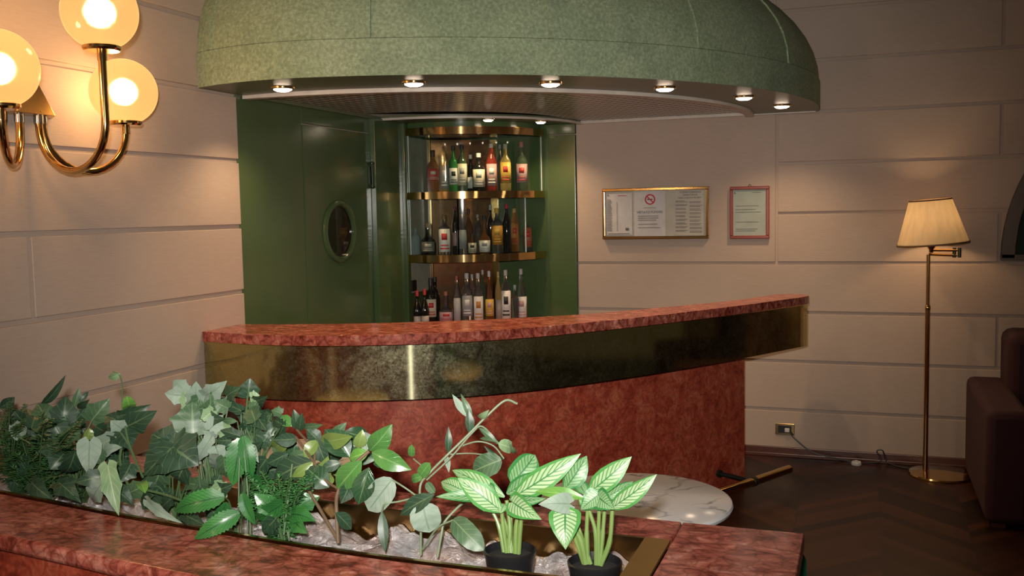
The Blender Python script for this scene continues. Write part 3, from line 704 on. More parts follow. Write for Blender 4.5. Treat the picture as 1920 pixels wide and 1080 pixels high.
bottle(947, 20, 506, T1, .0, 'round', 'clear', (.5, .45, .4), 'bottle with tall white label and one dark dot, right part of counter row', W_, K_, g1, (.1, .56))
bottle(964, 15, 534, T1, .02, 'std', 'clear', (.35, .38, .36), 'short greenish clear bottle between two tall ones in the counter row', None, None, g1)
bottle(976, 22, 504, T1, .02, 'cone', 'clear', (.45, .42, .42), 'conical clear bottle with white label at the right end of the counter row', W_, P_, g1, (.1, .42))

# ---------------------------------------------------------------- notices on the back wall
def text(s, x, z, size, mat, parent, y=YB-.0235, name='lettering', align='CENTER'):
    cu = bpy.data.curves.new('t', 'FONT'); cu.body = s; cu.size = size*S; cu.align_x = align; cu.extrude = .0003
    ob = bpy.data.objects.new('t', cu); C.objects.link(ob); dg = bpy.context.evaluated_depsgraph_get()
    me = bpy.data.meshes.new_from_object(ob.evaluated_get(dg)); C.objects.unlink(ob)
    me.transform(Matrix.Rotation(PI/2, 4, 'X')); me.transform(Matrix.Translation(Vector((x, y, z))*S-ORG[parent]*S))
    me.materials.clear(); me.materials.append(mat)
    o = bpy.data.objects.new(name, me); C.objects.link(o); o.parent = parent; ORG[o] = ORG[parent]; return o
def lines(parent, x0, x1, zs, h, mat, y=YB-.023, ragged=.25):
    bm = B()
    for z in zs: box(bm, (x0, y, z), (x1-(x1-x0)*random.random()*ragged, y-.0006, z+h))
    return part('printed_lines', bm, mat, parent, smooth=False)
nb = thing('notice_board', (-1.152, YB, 1.32), 'wide brass-framed notice board with three printed sheets on the back wall', 'notice board')
X0, X1, Z1, Z2 = -1.463, -.840, 1.320, 1.618
bm = B()
for a, b in (((X0, Z1), (X1, Z1+.017)), ((X0, Z2-.017), (X1, Z2)), ((X0, Z1+.017), (X0+.017, Z2-.017)), ((X1-.017, Z1+.017), (X1, Z2-.017))): box(bm, (a[0], YB-.032, a[1]), (b[0], YB-.001, b[1]))
part('frame', bm, BRASS, nb, smooth=False, bevel=.003)
part('backing', box(B(), (X0+.012, YB-.016, Z1+.012), (X1-.012, YB-.002, Z2-.012)), CREAM, nb, smooth=False)
p1 = part('sheet', box(B(), (-1.440, YB-.021, 1.345), (-1.285, YB-.016, 1.590)), PAPER, nb, smooth=False)
lines(p1, -1.435, -1.405, [1.37+.009*i for i in range(21)], .0045, GREYINK); lines(p1, -1.378, -1.371, [1.37+.009*i for i in range(19)], .004, GREYINK, ragged=0)
text('A', -1.427, 1.572, .02, INK, p1, YB-.0225); lines(p1, -1.37, -1.31, [1.575], .003, REDINK)
lines(p1, -1.43, -1.29, [1.350], .006, GREYINK); lines(p1, -1.325, -1.300, [1.372, 1.380], .006, INK)
p2 = part('sheet', box(B(), (-1.272, YB-.021, 1.335), (-1.088, YB-.016, 1.600)), PAPER, nb, smooth=False)
cx, cz = -1.178, 1.550
RY = Matrix.Rotation(PI/2, 4, 'X')
bm = lathe(B(), [(.023, 0), (.031, 0), (.031, .001), (.023, .001), (.023, 0)], (cx, YB-.0215, cz), 40, mat=RY)
bar_ = box(B(), (-.025, -.0006, -.0035), (.025, .0, .0035)); bmesh.ops.transform(bar_, matrix=Matrix.Translation((cx, YB-.0222, cz)) @ Matrix.Rotation(math.radians(45), 4, 'Y'), verts=bar_.verts)
tmp = bpy.data.meshes.new('x'); bar_.to_mesh(tmp); bar_.free(); bm.from_mesh(tmp)
part('no_smoking_ring', bm, REDINK, p2, smooth=False)
part('cigarette', box(B(), (cx-.017, YB-.0220, cz-.003), (cx+.015, YB-.0214, cz+.003)), INK, p2, smooth=False)
lines(p2, -1.215, -1.145, [1.500], .003, GREYINK, ragged=0)
text('VIETATO FUMARE', -1.180, 1.470, .019, INK, p2, YB-.0222)
lines(p2, -1.25, -1.11, [1.452, 1.440, 1.428, 1.405, 1.385], .004, GREYINK)
p3 = part('sheet', box(B(), (-1.035, YB-.020, 1.340), (-.868, YB-.016, 1.600)), CREAM, nb, smooth=False)
text('LICENZA COMUNALE', -.945, 1.583, .0125, INK, p3, YB-.0215); text('ORARI E PREZZI', -.945, 1.567, .012, INK, p3, YB-.0215); text('TABELLA GIOCHI PROIBITI', -.950, 1.551, .0115, INK, p3, YB-.0215)
for i in range(9): lines(p3, -1.030, -.958, [1.535-.021*i, 1.529-.021*i], .004, GREYINK, YB-.0208); lines(p3, -.950, -.875, [1.530-.021*i, 1.523-.021*i], .004, GREYINK, YB-.0208)
ct = thing('framed_certificate', (-.613, YB, 1.317), 'small red wooden framed certificate with one white letter sheet', 'picture frame')
X0, X1, Z1, Z2 = -.722, -.505, 1.317, 1.611
bm = B()
for a, b in (((X0, Z1), (X1, Z1+.018)), ((X0, Z2-.018), (X1, Z2)), ((X0, Z1+.018), (X0+.018, Z2-.018)), ((X1-.018, Z1+.018), (X1, Z2-.018))): box(bm, (a[0], YB-.026, a[1]), (b[0], YB-.001, b[1]))
part('frame', bm, MAHOG, ct, smooth=False, bevel=.004)
p4 = part('sheet', box(B(), (X0+.014, YB-.012, Z1+.014), (X1-.014, YB-.002, Z2-.014)), PAPER, ct, smooth=False)
lines(p4, -.69, -.55, [1.50, 1.48, 1.465, 1.41, 1.37, 1.36], .003, GREYINK, YB-.0125); text('A', -.695, 1.568, .02, INK, p4, YB-.0132); lines(p4, -.60, -.54, [1.575], .003, GREYINK, YB-.0125)
part('front_glass', box(B(), (X0+.014, YB-.018, Z1+.014), (X1-.014, YB-.0165, Z2-.014)), PANE, ct, smooth=False)
part('hanger', tube(B(), [(-.622, YB-.01, 1.611), (-.613, YB-.01, 1.625), (-.604, YB-.01, 1.611)], .002, 6), CHROME, ct)

# lunette at the right edge
ln = thing('arched_panel', (1.66, YB, 1.20), 'half-round ochre-framed dark green panel at the right edge', 'wall panel')
def halfring(ro, ri, y0, y1, c=(1.66, 1.205)):
    bm = B(); n = 40
    pts = [(c[0]+ro*math.cos(PI-PI*i/n), c[1]+ro*math.sin(PI-PI*i/n)) for i in range(n+1)]
    if ri: pts += [(c[0]+ri*math.cos(PI*i/n), c[1]+.0+ri*math.sin(PI*i/n)) for i in range(n+1)]
    a = [bm.verts.new((p[0], y0, p[1])) for p in pts]; b = [bm.verts.new((p[0], y1, p[1])) for p in pts]; k = len(pts)
    for i in range(k): bm.faces.new([a[i], a[(i+1) % k], b[(i+1) % k], b[i]])
    f = [bm.faces.new(a), bm.faces.new(b[::-1])]; bmesh.ops.triangulate(bm, faces=f); bmesh.ops.recalc_face_normals(bm, faces=bm.faces); return bm
part('frame', halfring(1.0, .935, YB-.04, YB-.001), OCHRE, ln, bevel=.003); part('sill', box(B(), (.66, YB-.04, 1.195), (2.66, YB-.001, 1.225)), OCHRE, ln, smooth=False)
part('panel', halfring(.936, 0, YB-.02, YB-.002), DGLASS, ln)

# ---------------------------------------------------------------- sconce
def globe_r(): return .110
scn = thing('wall_sconce', (-2.46, 2.38, 1.85), 'brass three-armed wall sconce with frosted glass globes on the left wall', 'wall lamp')
bm = B(); yc, zc = 2.36, 1.828
q = [(XL, yc-.15, zc), (XL, yc+.13, zc), (XL, yc+.075, zc+.105), (XL, yc-.095, zc+.105), (XL+.075, yc-.11, zc), (XL+.075, yc+.07, zc), (XL+.03, yc+.05, zc+.105), (XL+.03, yc-.07, zc+.105)]
v = [bm.verts.new(p) for p in q]
for f in ((0, 1, 5, 4), (3, 7, 6, 2), (4, 5, 6, 7), (0, 4, 7, 3), (1, 2, 6, 5), (0, 3, 2, 1)): bm.faces.new([v[i] for i in f])
bmesh.ops.recalc_face_normals(bm, faces=bm.faces)
part('wall_plate', bm, mat_brass('satin_brass', (.74, .46, .18), .28, False), scn, bevel=.002)
GLOB = [((-2.36, 2.665, 1.925), (XL+.045, yc+.045)), ((-2.15, 2.345, 2.112), (XL+.06, yc+.015)), ((-2.29, 2.095, 1.925), (XL+.05, yc-.05))]
for gc, st in GLOB:
    gc = Vector(gc); R = .110; zb = gc.z-R*.92; s0 = Vector((st[0], st[1], zc)); e = Vector((gc.x, gc.y, zb-.02))
    mid = (s0+e)/2; hor = Vector((e.x-s0.x, e.y-s0.y, 0)); L = hor.length; hor.normalize(); zl = zc-.035
    pts = [s0+Vector((0, 0, .01)), Vector((s0.x, s0.y, zl))]
    for k in range(1, 17):
        a = PI*k/16; pts.append(Vector((s0.x, s0.y, zl))+hor*(L/2*(1-math.cos(a)))-Vector((0, 0, min(L*.5, .16)*math.sin(a)*(1.0 if L > .25 else 1.3))))
    pts.append(Vector((e.x, e.y, e.z)))
    arm = part('arm', tube(B(), pts, .0118, 16), BRASS, scn)
    part('ferrule', tube(B(), [s0+Vector((0, 0, .002)), s0-Vector((0, 0, .028))], .0145, 14), CHROME, arm)
    part('ferrule', tube(B(), [e-Vector((0, 0, .02)), e+Vector((0, 0, .012))], .014, 14), BRASS, arm)
    part('globe_cup', lathe(B(), [(0, zb-.012), (.050, zb-.012), (.055, zb-.006), (.055, zb+.002), (.046, zb+.006), (0, zb+.004)], (gc.x, gc.y, 0), 32), BRASS, arm)
    prof = [(R*math.sin(t), gc.z-R*math.cos(t)) for t in [.36+(PI-.36)*i/30 for i in range(31)]]; prof[-1] = (0, gc.z+R)
    part('globe', lathe(B(), prof, (gc.x, gc.y, 0), 48), GLOBE, arm, label='glowing frosted glass globe')
    part('bulb', lathe(B(), [(.025*math.sin(PI*i/20), gc.z-.030*math.cos(PI*i/20)) for i in range(21)], (gc.x, gc.y, 0), 40), BULB, arm)
    light('sconce_bulb', 'POINT', (gc.x, gc.y, gc.z), 36, (1, .60, .27), .035)

# ---------------------------------------------------------------- floor lamp
fl = thing('floor_lamp', (.38, 5.40, Z0), 'brass swing-arm floor lamp with cream pleated shade by the back wall', 'floor lamp')
bx, by = .385, 5.42; px_, py_ = .305, 5.40
part('base', lathe(B(), [(0, Z0), (.16, Z0), (.162, Z0+.006), (.158, Z0+.013), (.04, Z0+.022), (0, Z0+.024)], (bx, by, 0), 48), BRASS, fl)
bm = tube(B(), [(px_, py_, Z0+.015), (px_, py_, .965)], .0125, 16); part('pole', bm, BRASS, fl)
part('pole', tube(B(), [(px_, py_, .965), (px_, py_, 1.235)], .0095, 16), BRASS, fl)
part('collar', lathe(B(), [(.0135, .95), (.0145, .955), (.0145, .968), (.010, .975)], (px_, py_, 0), 20), BRASS, fl)
ex, ey = px_+.135, py_+.02
part('swing_arm', tube(B(), [(px_, py_, 1.236), (ex, ey, 1.229)], .007, 12), BRASS, fl)
part('swing_arm', tube(B(), [(ex, ey, 1.255), (px_+.012, py_-.01, 1.258)], .007, 12), BRASS, fl)
bm = tube(B(), [(ex-.012, ey, 1.218), (ex-.012, ey, 1.268)], .009, 14); tube(bm, [(ex+.012, ey, 1.218), (ex+.012, ey, 1.268)], .009, 14); part('joint', bm, DARKM, fl)
sc_ = Vector((px_+.012, py_-.01, 0))
part('socket', lathe(B(), [(0, 1.245), (.010, 1.245), (.012, 1.262), (.022, 1.275), (.026, 1.30), (.018, 1.31), (.015, 1.37), (0, 1.37)], sc_, 24), BRASS, fl)
T = Matrix.Rotation(math.radians(4.2), 4, Vector((fw.x, fw.y, 0)).normalized()*-1)
zt = 1.40
def sh(r, z): return (r, z-zt)
part('lamp_shade', lathe(B(), [(.172, 1.292-zt), (.168, 1.30-zt), (.104, 1.508-zt), (.101, 1.515-zt)], (sc_.x, sc_.y, zt), 64, mat=T), SHADE, fl, label='cream fabric shade, slightly tilted')
bm = lathe(B(), [(.1735, 1.288-zt), (.1735, 1.297-zt)], (sc_.x, sc_.y, zt), 64, mat=T); tr_ = plain('brown_ribbon', (.20, .11, .05), .6); part('shade_trim', bm, tr_, fl, solid=.002); bm = lathe(B(), [(.1035, 1.511-zt), (.101, 1.518-zt)], (sc_.x, sc_.y, zt), 64, mat=T)
part('shade_trim', bm, tr_, fl, solid=.002)
part('bulb', lathe(B(), [(.022*math.sin(PI*i/12), 1.40-.03*math.cos(PI*i/12)) for i in range(13)], sc_, 16), emit('lamp_bulb_glow', (1, .75, .45), 12), fl)
light('floor_lamp_bulb', 'POINT', (sc_.x, sc_.y, 1.40), 9, (1, .66, .32), .03)

# socket and cord
ws = thing('wall_socket', (-.418, YB, .20), 'small brass-plated wall socket low on the back wall with a plug in it', 'socket')
part('plate', box(B(), (-.471, YB-.008, .205), (-.366, YB-.001, .269)), BRASSD, ws, smooth=False, bevel=.002)
part('insert', box(B(), (-.455, YB-.011, .216), (-.382, YB-.007, .258)), BLACKP, ws, smooth=False)
part('plug', box(B(), (-.418, YB-.028, .224), (-.392, YB-.010, .245)), WHITEPL, ws, smooth=False, bevel=.003, label='white plug')
cord = spline([(-.392, YB-.024, .226), (-.36, YB-.035, .19), (-.27, YB-.04, .125), (-.15, YB-.045, Z0+.02), (-.05, YB-.06, Z0+.006), (.03, YB-.05, Z0+.006), (.09, YB-.04, Z0+.02), (.07, YB-.035, Z0+.07), (.10, YB-.035, Z0+.075), (.12, YB-.04, Z0+.02), (.17, YB-.08, Z0+.006), (.235, YB-.12, Z0+.006)], 8)
tag(part('power_cord', tube(B(), cord, .004, 8), BLACKP), 'thin black cord from wall socket to floor lamp base', 'cord')
cs = thing('cord_switch', (-.035, YB-.075, Z0), 'small white foot switch on the lamp cord', 'switch')
part('body', lathe(B(), [(0, 0), (.026, 0), (.028, .008), (.024, .018), (0, .02)], (-.035, YB-.085, Z0), 24), WHITEPL, cs); part('button', lathe(B(), [(.009, .017), (.009, .024), (0, .025)], (-.035, YB-.085, Z0), 16), WHITEPL, cs)

# ---------------------------------------------------------------- armchair
ac = thing('armchair', (1.05, 5.05, Z0), 'dark maroon upholstered armchair at the right edge beside the floor lamp', 'armchair')
def cushion(name, a, b, r, mat=MAROON, par=ac): return part(name, box(B(), a, b), mat, par, bevel=r)
cushion('arm', (.50, 4.56, Z0+.02), (.68, 5.50, .60), .035); cushion('arm', (1.42, 4.56, Z0+.02), (1.60, 5.50, .60), .035)
cushion('backrest', (.655, 5.18, .30), (1.45, 5.50, .86), .05); cushion('seat_cushion', (.685, 4.58, .33), (1.415, 5.2, .47), .03); cushion('seat_base', (.68, 4.62, Z0+.02), (1.42, 5.48, .33), .02)
for x in (.56, 1.54):
    for y in (4.62, 5.42): part('leg', box(B(), (x-.025, y-.025, Z0), (x+.025, y+.025, Z0+.03)), WOOD, ac, smooth=False)

# ---------------------------------------------------------------- round tables and tub chair
def table(x, y, lab, z=.70, r=.265):
    t = thing('round_table', (x, y, Z0), lab, 'table', 'white marble tables in front of the bar')
    part('table_top', lathe(B(), [(0, z-.022), (r-.012, z-.022), (r-.003, z-.018), (r, z-.010), (r-.003, z-.003), (r-.010, z), (0, z)], (x, y, 0), 72), WMARB, t, label='white marble top with grey veins')
    part('pedestal', lathe(B(), [(0, Z0+.03), (.02, Z0+.04), (.02, z-.05), (.08, z-.03), (.08, z-.022), (0, z-.022)], (x, y, 0), 24), DARKM, t)
    part('foot', lathe(B(), [(0, Z0), (.18, Z0), (.18, Z0+.01), (.03, Z0+.035), (0, Z0+.035)], (x, y, 0), 32), DARKM, t)
table(-.592, 2.58, 'round white marble table seen behind the variegated plants')
table(-1.80, 2.70, 'round white marble table hidden behind the leafy plants, mirrored in the brass')
tc = thing('tub_chair', (-.33, 2.02, Z0), 'green leather tub chair peeking past the right end of the planter', 'chair')
bm = B(); cx, cy, n = -.340, 2.06, 28
rows = []
for k in range(n+1):
    a = PI+.15+(PI-.3)*k/n; hz = .808-.02*abs(math.cos(a))**10
    ring = []
    for ro, z in ((.235, .20), (.235, hz-.02), (.225, hz), (.195, hz+.008), (.175, hz-.02), (.175, .34)):
        ring.append(bm.verts.new((cx+ro*math.cos(a), cy+ro*.92*math.sin(a), z)))
    rows.append(ring)
for i in range(n):
    for j in range(5): bm.faces.new([rows[i][j], rows[i+1][j], rows[i+1][j+1], rows[i][j+1]])
for rg in (rows[0], rows[-1]): bm.faces.new(rg)
bmesh.ops.recalc_face_normals(bm, faces=bm.faces); part('curved_back', bm, GREENLEATHER, tc)
part('seat', lathe(B(), [(0, .30), (.20, .30), (.215, .33), (.20, .38), (0, .39)], (cx, cy+.01, 0), 32, sy=.95), GREENLEATHER, tc)
for sx_ in (-.14, .14):
    for sy_ in (-.13, .13): part('leg', tube(B(), [(cx+sx_, cy+sy_, Z0), (cx+sx_*.9, cy+sy_*.9, .31)], [.011, .016], 10), WOOD, tc)

# ---------------------------------------------------------------- planter
NI = [(-2.495, 1.675), (-1.77, 1.578), (-1.39, 1.522), (-1.2, 1.502), (-.96, 1.478), (-.78, 1.467), (-.5, 1.466), (-.33, 1.468)]
NO = [(-2.495, 1.49), (-1.77, 1.385), (-1.39, 1.335), (-1.2, 1.308), (-.96, 1.283), (-.78, 1.27), (-.5, 1.262), (-.10, 1.262)]
FI = [(-2.495, 1.90), (-2.0, 1.86), (-1.65, 1.815), (-1.2, 1.745), (-.887, 1.716), (-.6, 1.705), (-.33, 1.698)]
FO = [(-2.495, 2.02), (-2.0, 1.97), (-1.65, 1.925), (-1.2, 1.85), (-.83, 1.80), (-.45, 1.81), (-.10, 1.812)]
sm = lambda L: [(p.x, p.y) for p in spline([(*q, 0) for q in L], 4)]
NI, NO, FI, FO = map(sm, (NI, NO, FI, FO))
pt = thing('planter', (-1.2, 1.6, Z0), 'long low planter wall topped with red marble in the foreground', 'planter')
part('marble_ledge', prism(B(), NO+[(-.10, 1.31), (-.325, 1.31), (-.325, 1.47)]+NI[::-1][1:], .868, .90), RED, pt, bevel=.010, label='near red marble ledge')
part('marble_ledge', prism(B(), FI+[(-.325, 1.700), (-.325, 1.811)]+FO[::-1][12:], .868, .90), RED, pt, bevel=.006, label='far red marble ledge')
part('marble_ledge', prism(B(), [(-.3235, 1.3115), (-.10, 1.3115), (-.10, 1.812), (-.3235, 1.811)], .868, .90), RED, pt, bevel=.005, label='end slab of red marble')
part('front_wall', prism(B(), offset(NO, .022)[:-1]+[(-.13, 1.285)]+offset(NI, .04)[::-1][:0]+[(-.13, 1.44)]+offset(NI, -.03)[::-1][1:], Z0, .868), STUCCO, pt, smooth=False)
part('rear_wall', prism(B(), offset(FI, .03)+[(-.13, 1.73)]+[(-.13, 1.79)]+offset(FO, -.022)[::-1][1:], Z0, .868), STUCCO, pt, smooth=False)
part('end_wall', box(B(), (-.29, 1.44, Z0), (-.13, 1.73, .868)), GREEN, pt, smooth=False)
part('trough_floor', prism(B(), NI+FI[::-1], .80, .815), BLACKP, pt, smooth=False)
# brass liner
ll = NI+[(-.327, 1.468), (-.327, 1.698)]+FI[::-1]
bm = B()
for L, sd in ((NI, 1), (FI, -1)): wallstrip(bm, L, .815, .902, .008, sd)
part('brass_liner', bm, BRASSD, pt, smooth=False)
part('brass_liner', prism(B(), [(-.372, 1.475), (-.3255, 1.473), (-.3255, 1.697), (-.372, 1.697)], .8965, .9025), SATIN, pt, smooth=False, label='bright brass end strip')
part('brass_liner', box(B(), (-.374, 1.475, .815), (-.370, 1.697, .897)), BRASSD, pt, smooth=False)
# crumpled foil bed
bm = B(); grid = []
nx, ny = 220, 26
def yl(L, x):
    for i in range(len(L)-1):
        if L[i][0] <= x <= L[i+1][0]:
            t = (x-L[i][0])/(L[i+1][0]-L[i][0]+1e-9); return L[i][1]+t*(L[i+1][1]-L[i][1])
    return L[-1][1] if x > L[-1][0] else L[0][1]
for i in range(nx+1):
    x = -2.48+(2.48-.38)*i/nx; a = yl(NI, x)+.01; b = yl(FI, x)-.01
    grid.append([bm.verts.new((x, a+(b-a)*j/ny, .850+.026*noise.noise(Vector((x*11, j*.28, 1)))+.012*noise.noise(Vector((x*24, j*.6, 3)))+(.022 if j > ny-5 else 0)*abs(noise.noise(Vector((x*20, 0, 2))))*2)) for j in range(ny+1)])
for i in range(nx):
    for j in range(ny): bm.faces.new([grid[i][j], grid[i+1][j], grid[i+1][j+1], grid[i][j+1]])
o = part('foil_bed', bm, FOIL, smooth=True); tag(o, 'crumpled silver foil filling the planter trough round the stems', 'foil', None, 'stuff')

# ---------------------------------------------------------------- leaves
PRO = {'ovate': [(0, .03), (.08, .35), (.2, .72), (.38, .98), (.5, 1), (.65, .86), (.8, .56), (.92, .24), (1, 0)],
 'narrow': [(0, .05), (.15, .55), (.4, 1), (.6, .9), (.8, .5), (1, 0)],
 'round': [(0, .2), (.06, .6), (.2, .92), (.45, 1), (.7, .92), (.88, .6), (1, 0)],
 'heart': [(0, .3), (.05, .78), (.15, 1), (.35, .95), (.55, .72), (.75, .42), (.9, .17), (1, 0)],
 'ivy': [(0, .22), (.05, .70), (.12, .92), (.19, .78), (.26, .76), (.36, .97), (.43, 1), (.50, .82), (.60, .62), (.74, .46), (.88, .22), (1, 0)],
 'lance': [(0, .1), (.1, .45), (.3, .95), (.5, 1), (.7, .78), (.88, .38), (1, 0)],
 'fernleaf': [(0, .3), (.12, .8), (.3, 1), (.5, .92), (.7, .7), (.88, .35), (1, 0)]}
def interp(P, t):
    for i in range(len(P)-1):
        if t <= P[i+1][0]: a, b = P[i], P[i+1]; return a[1]+(b[1]-a[1])*(t-a[0])/(b[0]-a[0])
    return 0
def leaf(bm, uvl, b, t, w, kind='ovate', roll=0, bend=.12, fold=.18, wave=0, face=None, mi=0):
    b, t = Vector(b), Vector(t); d = t-b; L = d.length; d = d.normalized()
    f = face or (EYE-(b+t)/2).normalized(); s = d.cross(f)
    if s.length < .1: s = d.cross(Vector((0, 0, 1)))
    s.normalize(); nrm = s.cross(d)
    if nrm.dot(f) < 0: nrm = -nrm
    R3 = Matrix.Rotation(roll, 3, d); s = R3 @ s; nrm = R3 @ nrm
    P = PRO[kind]; nv = 26 if kind in ('ivy', 'fernleaf') else 14; nu = 6; rows = []; ph = random.random()*6
    for i in range(nv+1):
        v = i/nv; ww = interp(P, v)*w/2
        if kind == 'fernleaf' and i % 2: ww *= .84
        c = b+d*L*v+nrm*L*bend*math.sin(PI*v)-nrm*L*bend*.6*v*v
        if kind == 'ivy' and False: pass
        row = []
        for j in range(nu+1):
            u = j/nu*2-1; sk = 0
            if kind == 'ivy': sk = abs(u)*.10*L*(1 if v > .3 else -1)*(1-v)
            if kind == 'heart': sk = -abs(u)*.16*L*(1-v)**3
            p = c+s*ww*u+nrm*(abs(u)*ww*fold*1.0)+nrm*wave*w*math.sin(v*22+ph)*abs(u)+d*sk
            if kind == 'fernleaf': p += nrm*w*.035*math.sin(v*PI*nv)*abs(u)
            row.append((bm.verts.new(p), (j/nu, v)))
        rows.append(row)
    for i in range(nv):
        for j in range(nu):
            q = [rows[i][j], rows[i][j+1], rows[i+1][j+1], rows[i+1][j]]
            fc = bm.faces.new([x[0] for x in q]); fc.material_index = mi
            for lp, x in zip(fc.loops, q): lp[uvl].uv = x[1]
def settle(p, zmin=.906):
    """nothing sinks into the marble: move along the sight line towards the viewer until above the ledge"""
    p = Vector(p)
    if p.z < zmin and (p.y < yl(NI, p.x)+.03 or p.y > yl(FI, p.x)-.02):
        d = p-EYE; p = EYE+d*((zmin-1.5)/d.z)
    return p
def plant(name, label, cat, root, leaves, stems=(), stem_mat=STEM, stem_r=.0022, jit=.04, spread=True, group=None, pot=None, attach=True, fill=None, scale=1.12):
    """leaves: (bx,by,tx,ty,w_px,material,kind[,y[,dy[,roll]]])"""
    leaves = list(leaves)
    if fill:
        x0, y0, x1, y1, n, mats_, kd_, smin, smax, ya, yb = fill
        for _ in range(n):
            cx_, cy_ = random.uniform(x0, x1), random.uniform(y0, y1); L_ = random.uniform(smin, smax); a_ = random.uniform(-.5, PI+.5)
            leaves.append((cx_, cy_, cx_+L_*math.cos(a_), cy_-L_*math.sin(a_)*.8, L_*(.9 if kd_ == 'ivy' else .5), random.choice(mats_), kd_, random.uniform(ya, yb)))
    t = thing(name, root, label, cat, group); bm = B(); uvl = bm.loops.layers.uv.new('UVMap'); mats = []; sb = B()
    for lf in leaves:
        bx, by, tx, ty, w, mt, kd = lf[:7]; y = lf[7] if len(lf) > 7 and lf[7] else root[1]+random.uniform(-.05, .05)
        dy = lf[8] if len(lf) > 8 and lf[8] is not None else random.uniform(-jit, jit); rl = lf[9] if len(lf) > 9 else random.uniform(-.45, .45)
        b = settle(PY(bx, by, y)); tp = settle(PY(tx, ty, y+dy))
        dist = (b-EYE).dot(fw); wd = scale*w/F*dist/max(.35, math.cos(rl))
        if mt not in mats: mats.append(mt)
        leaf(bm, uvl, b, tp, wd, kd, rl, random.uniform(.04, .14), random.uniform(.1, .3), .02 if kd in ('round', 'heart') else .008, mi=mats.index(mt))
        if attach:
            r_ = Vector(root); r_.x += random.uniform(-.02, .02)
            mid = r_.lerp(b, .55)+Vector((0, 0, .03)); tube(sb, spline([r_, mid, b], 5), [stem_r*.75]*10+[stem_r*.5], 6)
    for st in stems:
        pts = [Vector(p) if len(p) == 3 and isinstance(p, Vector) else PY(p[0], p[1], p[2]) for p in st[0]]
        tube(sb, spline(pts, 5), st[1], 8)
    part('leaves', bm, [STOCK[m_] for m_ in mats], t, label=None)
    if len(sb.verts): part('stems', sb, stem_mat, t)
    else: sb.free()
    return t
FZ = .845
def root(px, py, y, z=FZ): p = PY(px, py, y); return (p.x, y, z)

# far-left fine fern
def fern(name, label, rt, fronds, mat, leaflet=.020, gap=.010, th=.0035):
    t = thing(name, rt, label, 'plant'); bm = B(); sb = B()
    for (tx, ty, y, sag) in fronds:
        a = Vector(rt); b = settle(PY(tx, ty, y), .915); m_ = (a+b)/2+Vector((0, 0, sag)); c = spline([a, m_, b], 14); tube(sb, c, .0013, 5)
        n = len(c)
        for i in range(4, n):
            d = (c[i]-c[i-1]).normalized(); s = d.cross(Vector((random.uniform(-.4, .4), random.uniform(-.4, .4), 1))).normalized(); k = leaflet*(1.15-.8*i/n)
            for sg in (-1, 1):
                e = c[i]+(s*sg+d*.5+Vector((0, 0, random.uniform(-.35, .2)))).normalized()*k; w = Vector((0, 0, 1)).cross(e-c[i]).normalized()*th
                mm_ = (c[i]+e)/2; up_ = Vector((0, 0, th*.5)); v = [bm.verts.new(q) for q in (c[i], mm_+w+up_, e, mm_-w+up_)]; bm.faces.new(v)
    part('fronds', bm, mat, t, solid=.0006); part('stems', sb, STEM, t)
random.seed(3)
fr = [(random.uniform(-40, 175), random.uniform(775, 935), random.uniform(1.55, 1.90), random.uniform(.02, .07)) for _ in range(46)]
fern('fine_fern', 'dark feathery artificial fern filling the left end of the planter', root(70, 925, 1.70), fr, STOCK['fern'], .030)
fr = [(random.uniform(-30, 60), random.uniform(740, 850), random.uniform(1.65, 1.9), .05) for _ in range(12)]+[(random.uniform(60, 160), random.uniform(880, 945), 1.62, .03) for _ in range(12)]
fern('asparagus_fern', 'sprig of thin dark fern at the extreme left edge of the planter', root(20, 925, 1.75), fr, STOCK['fern'], .022, th=.0025)
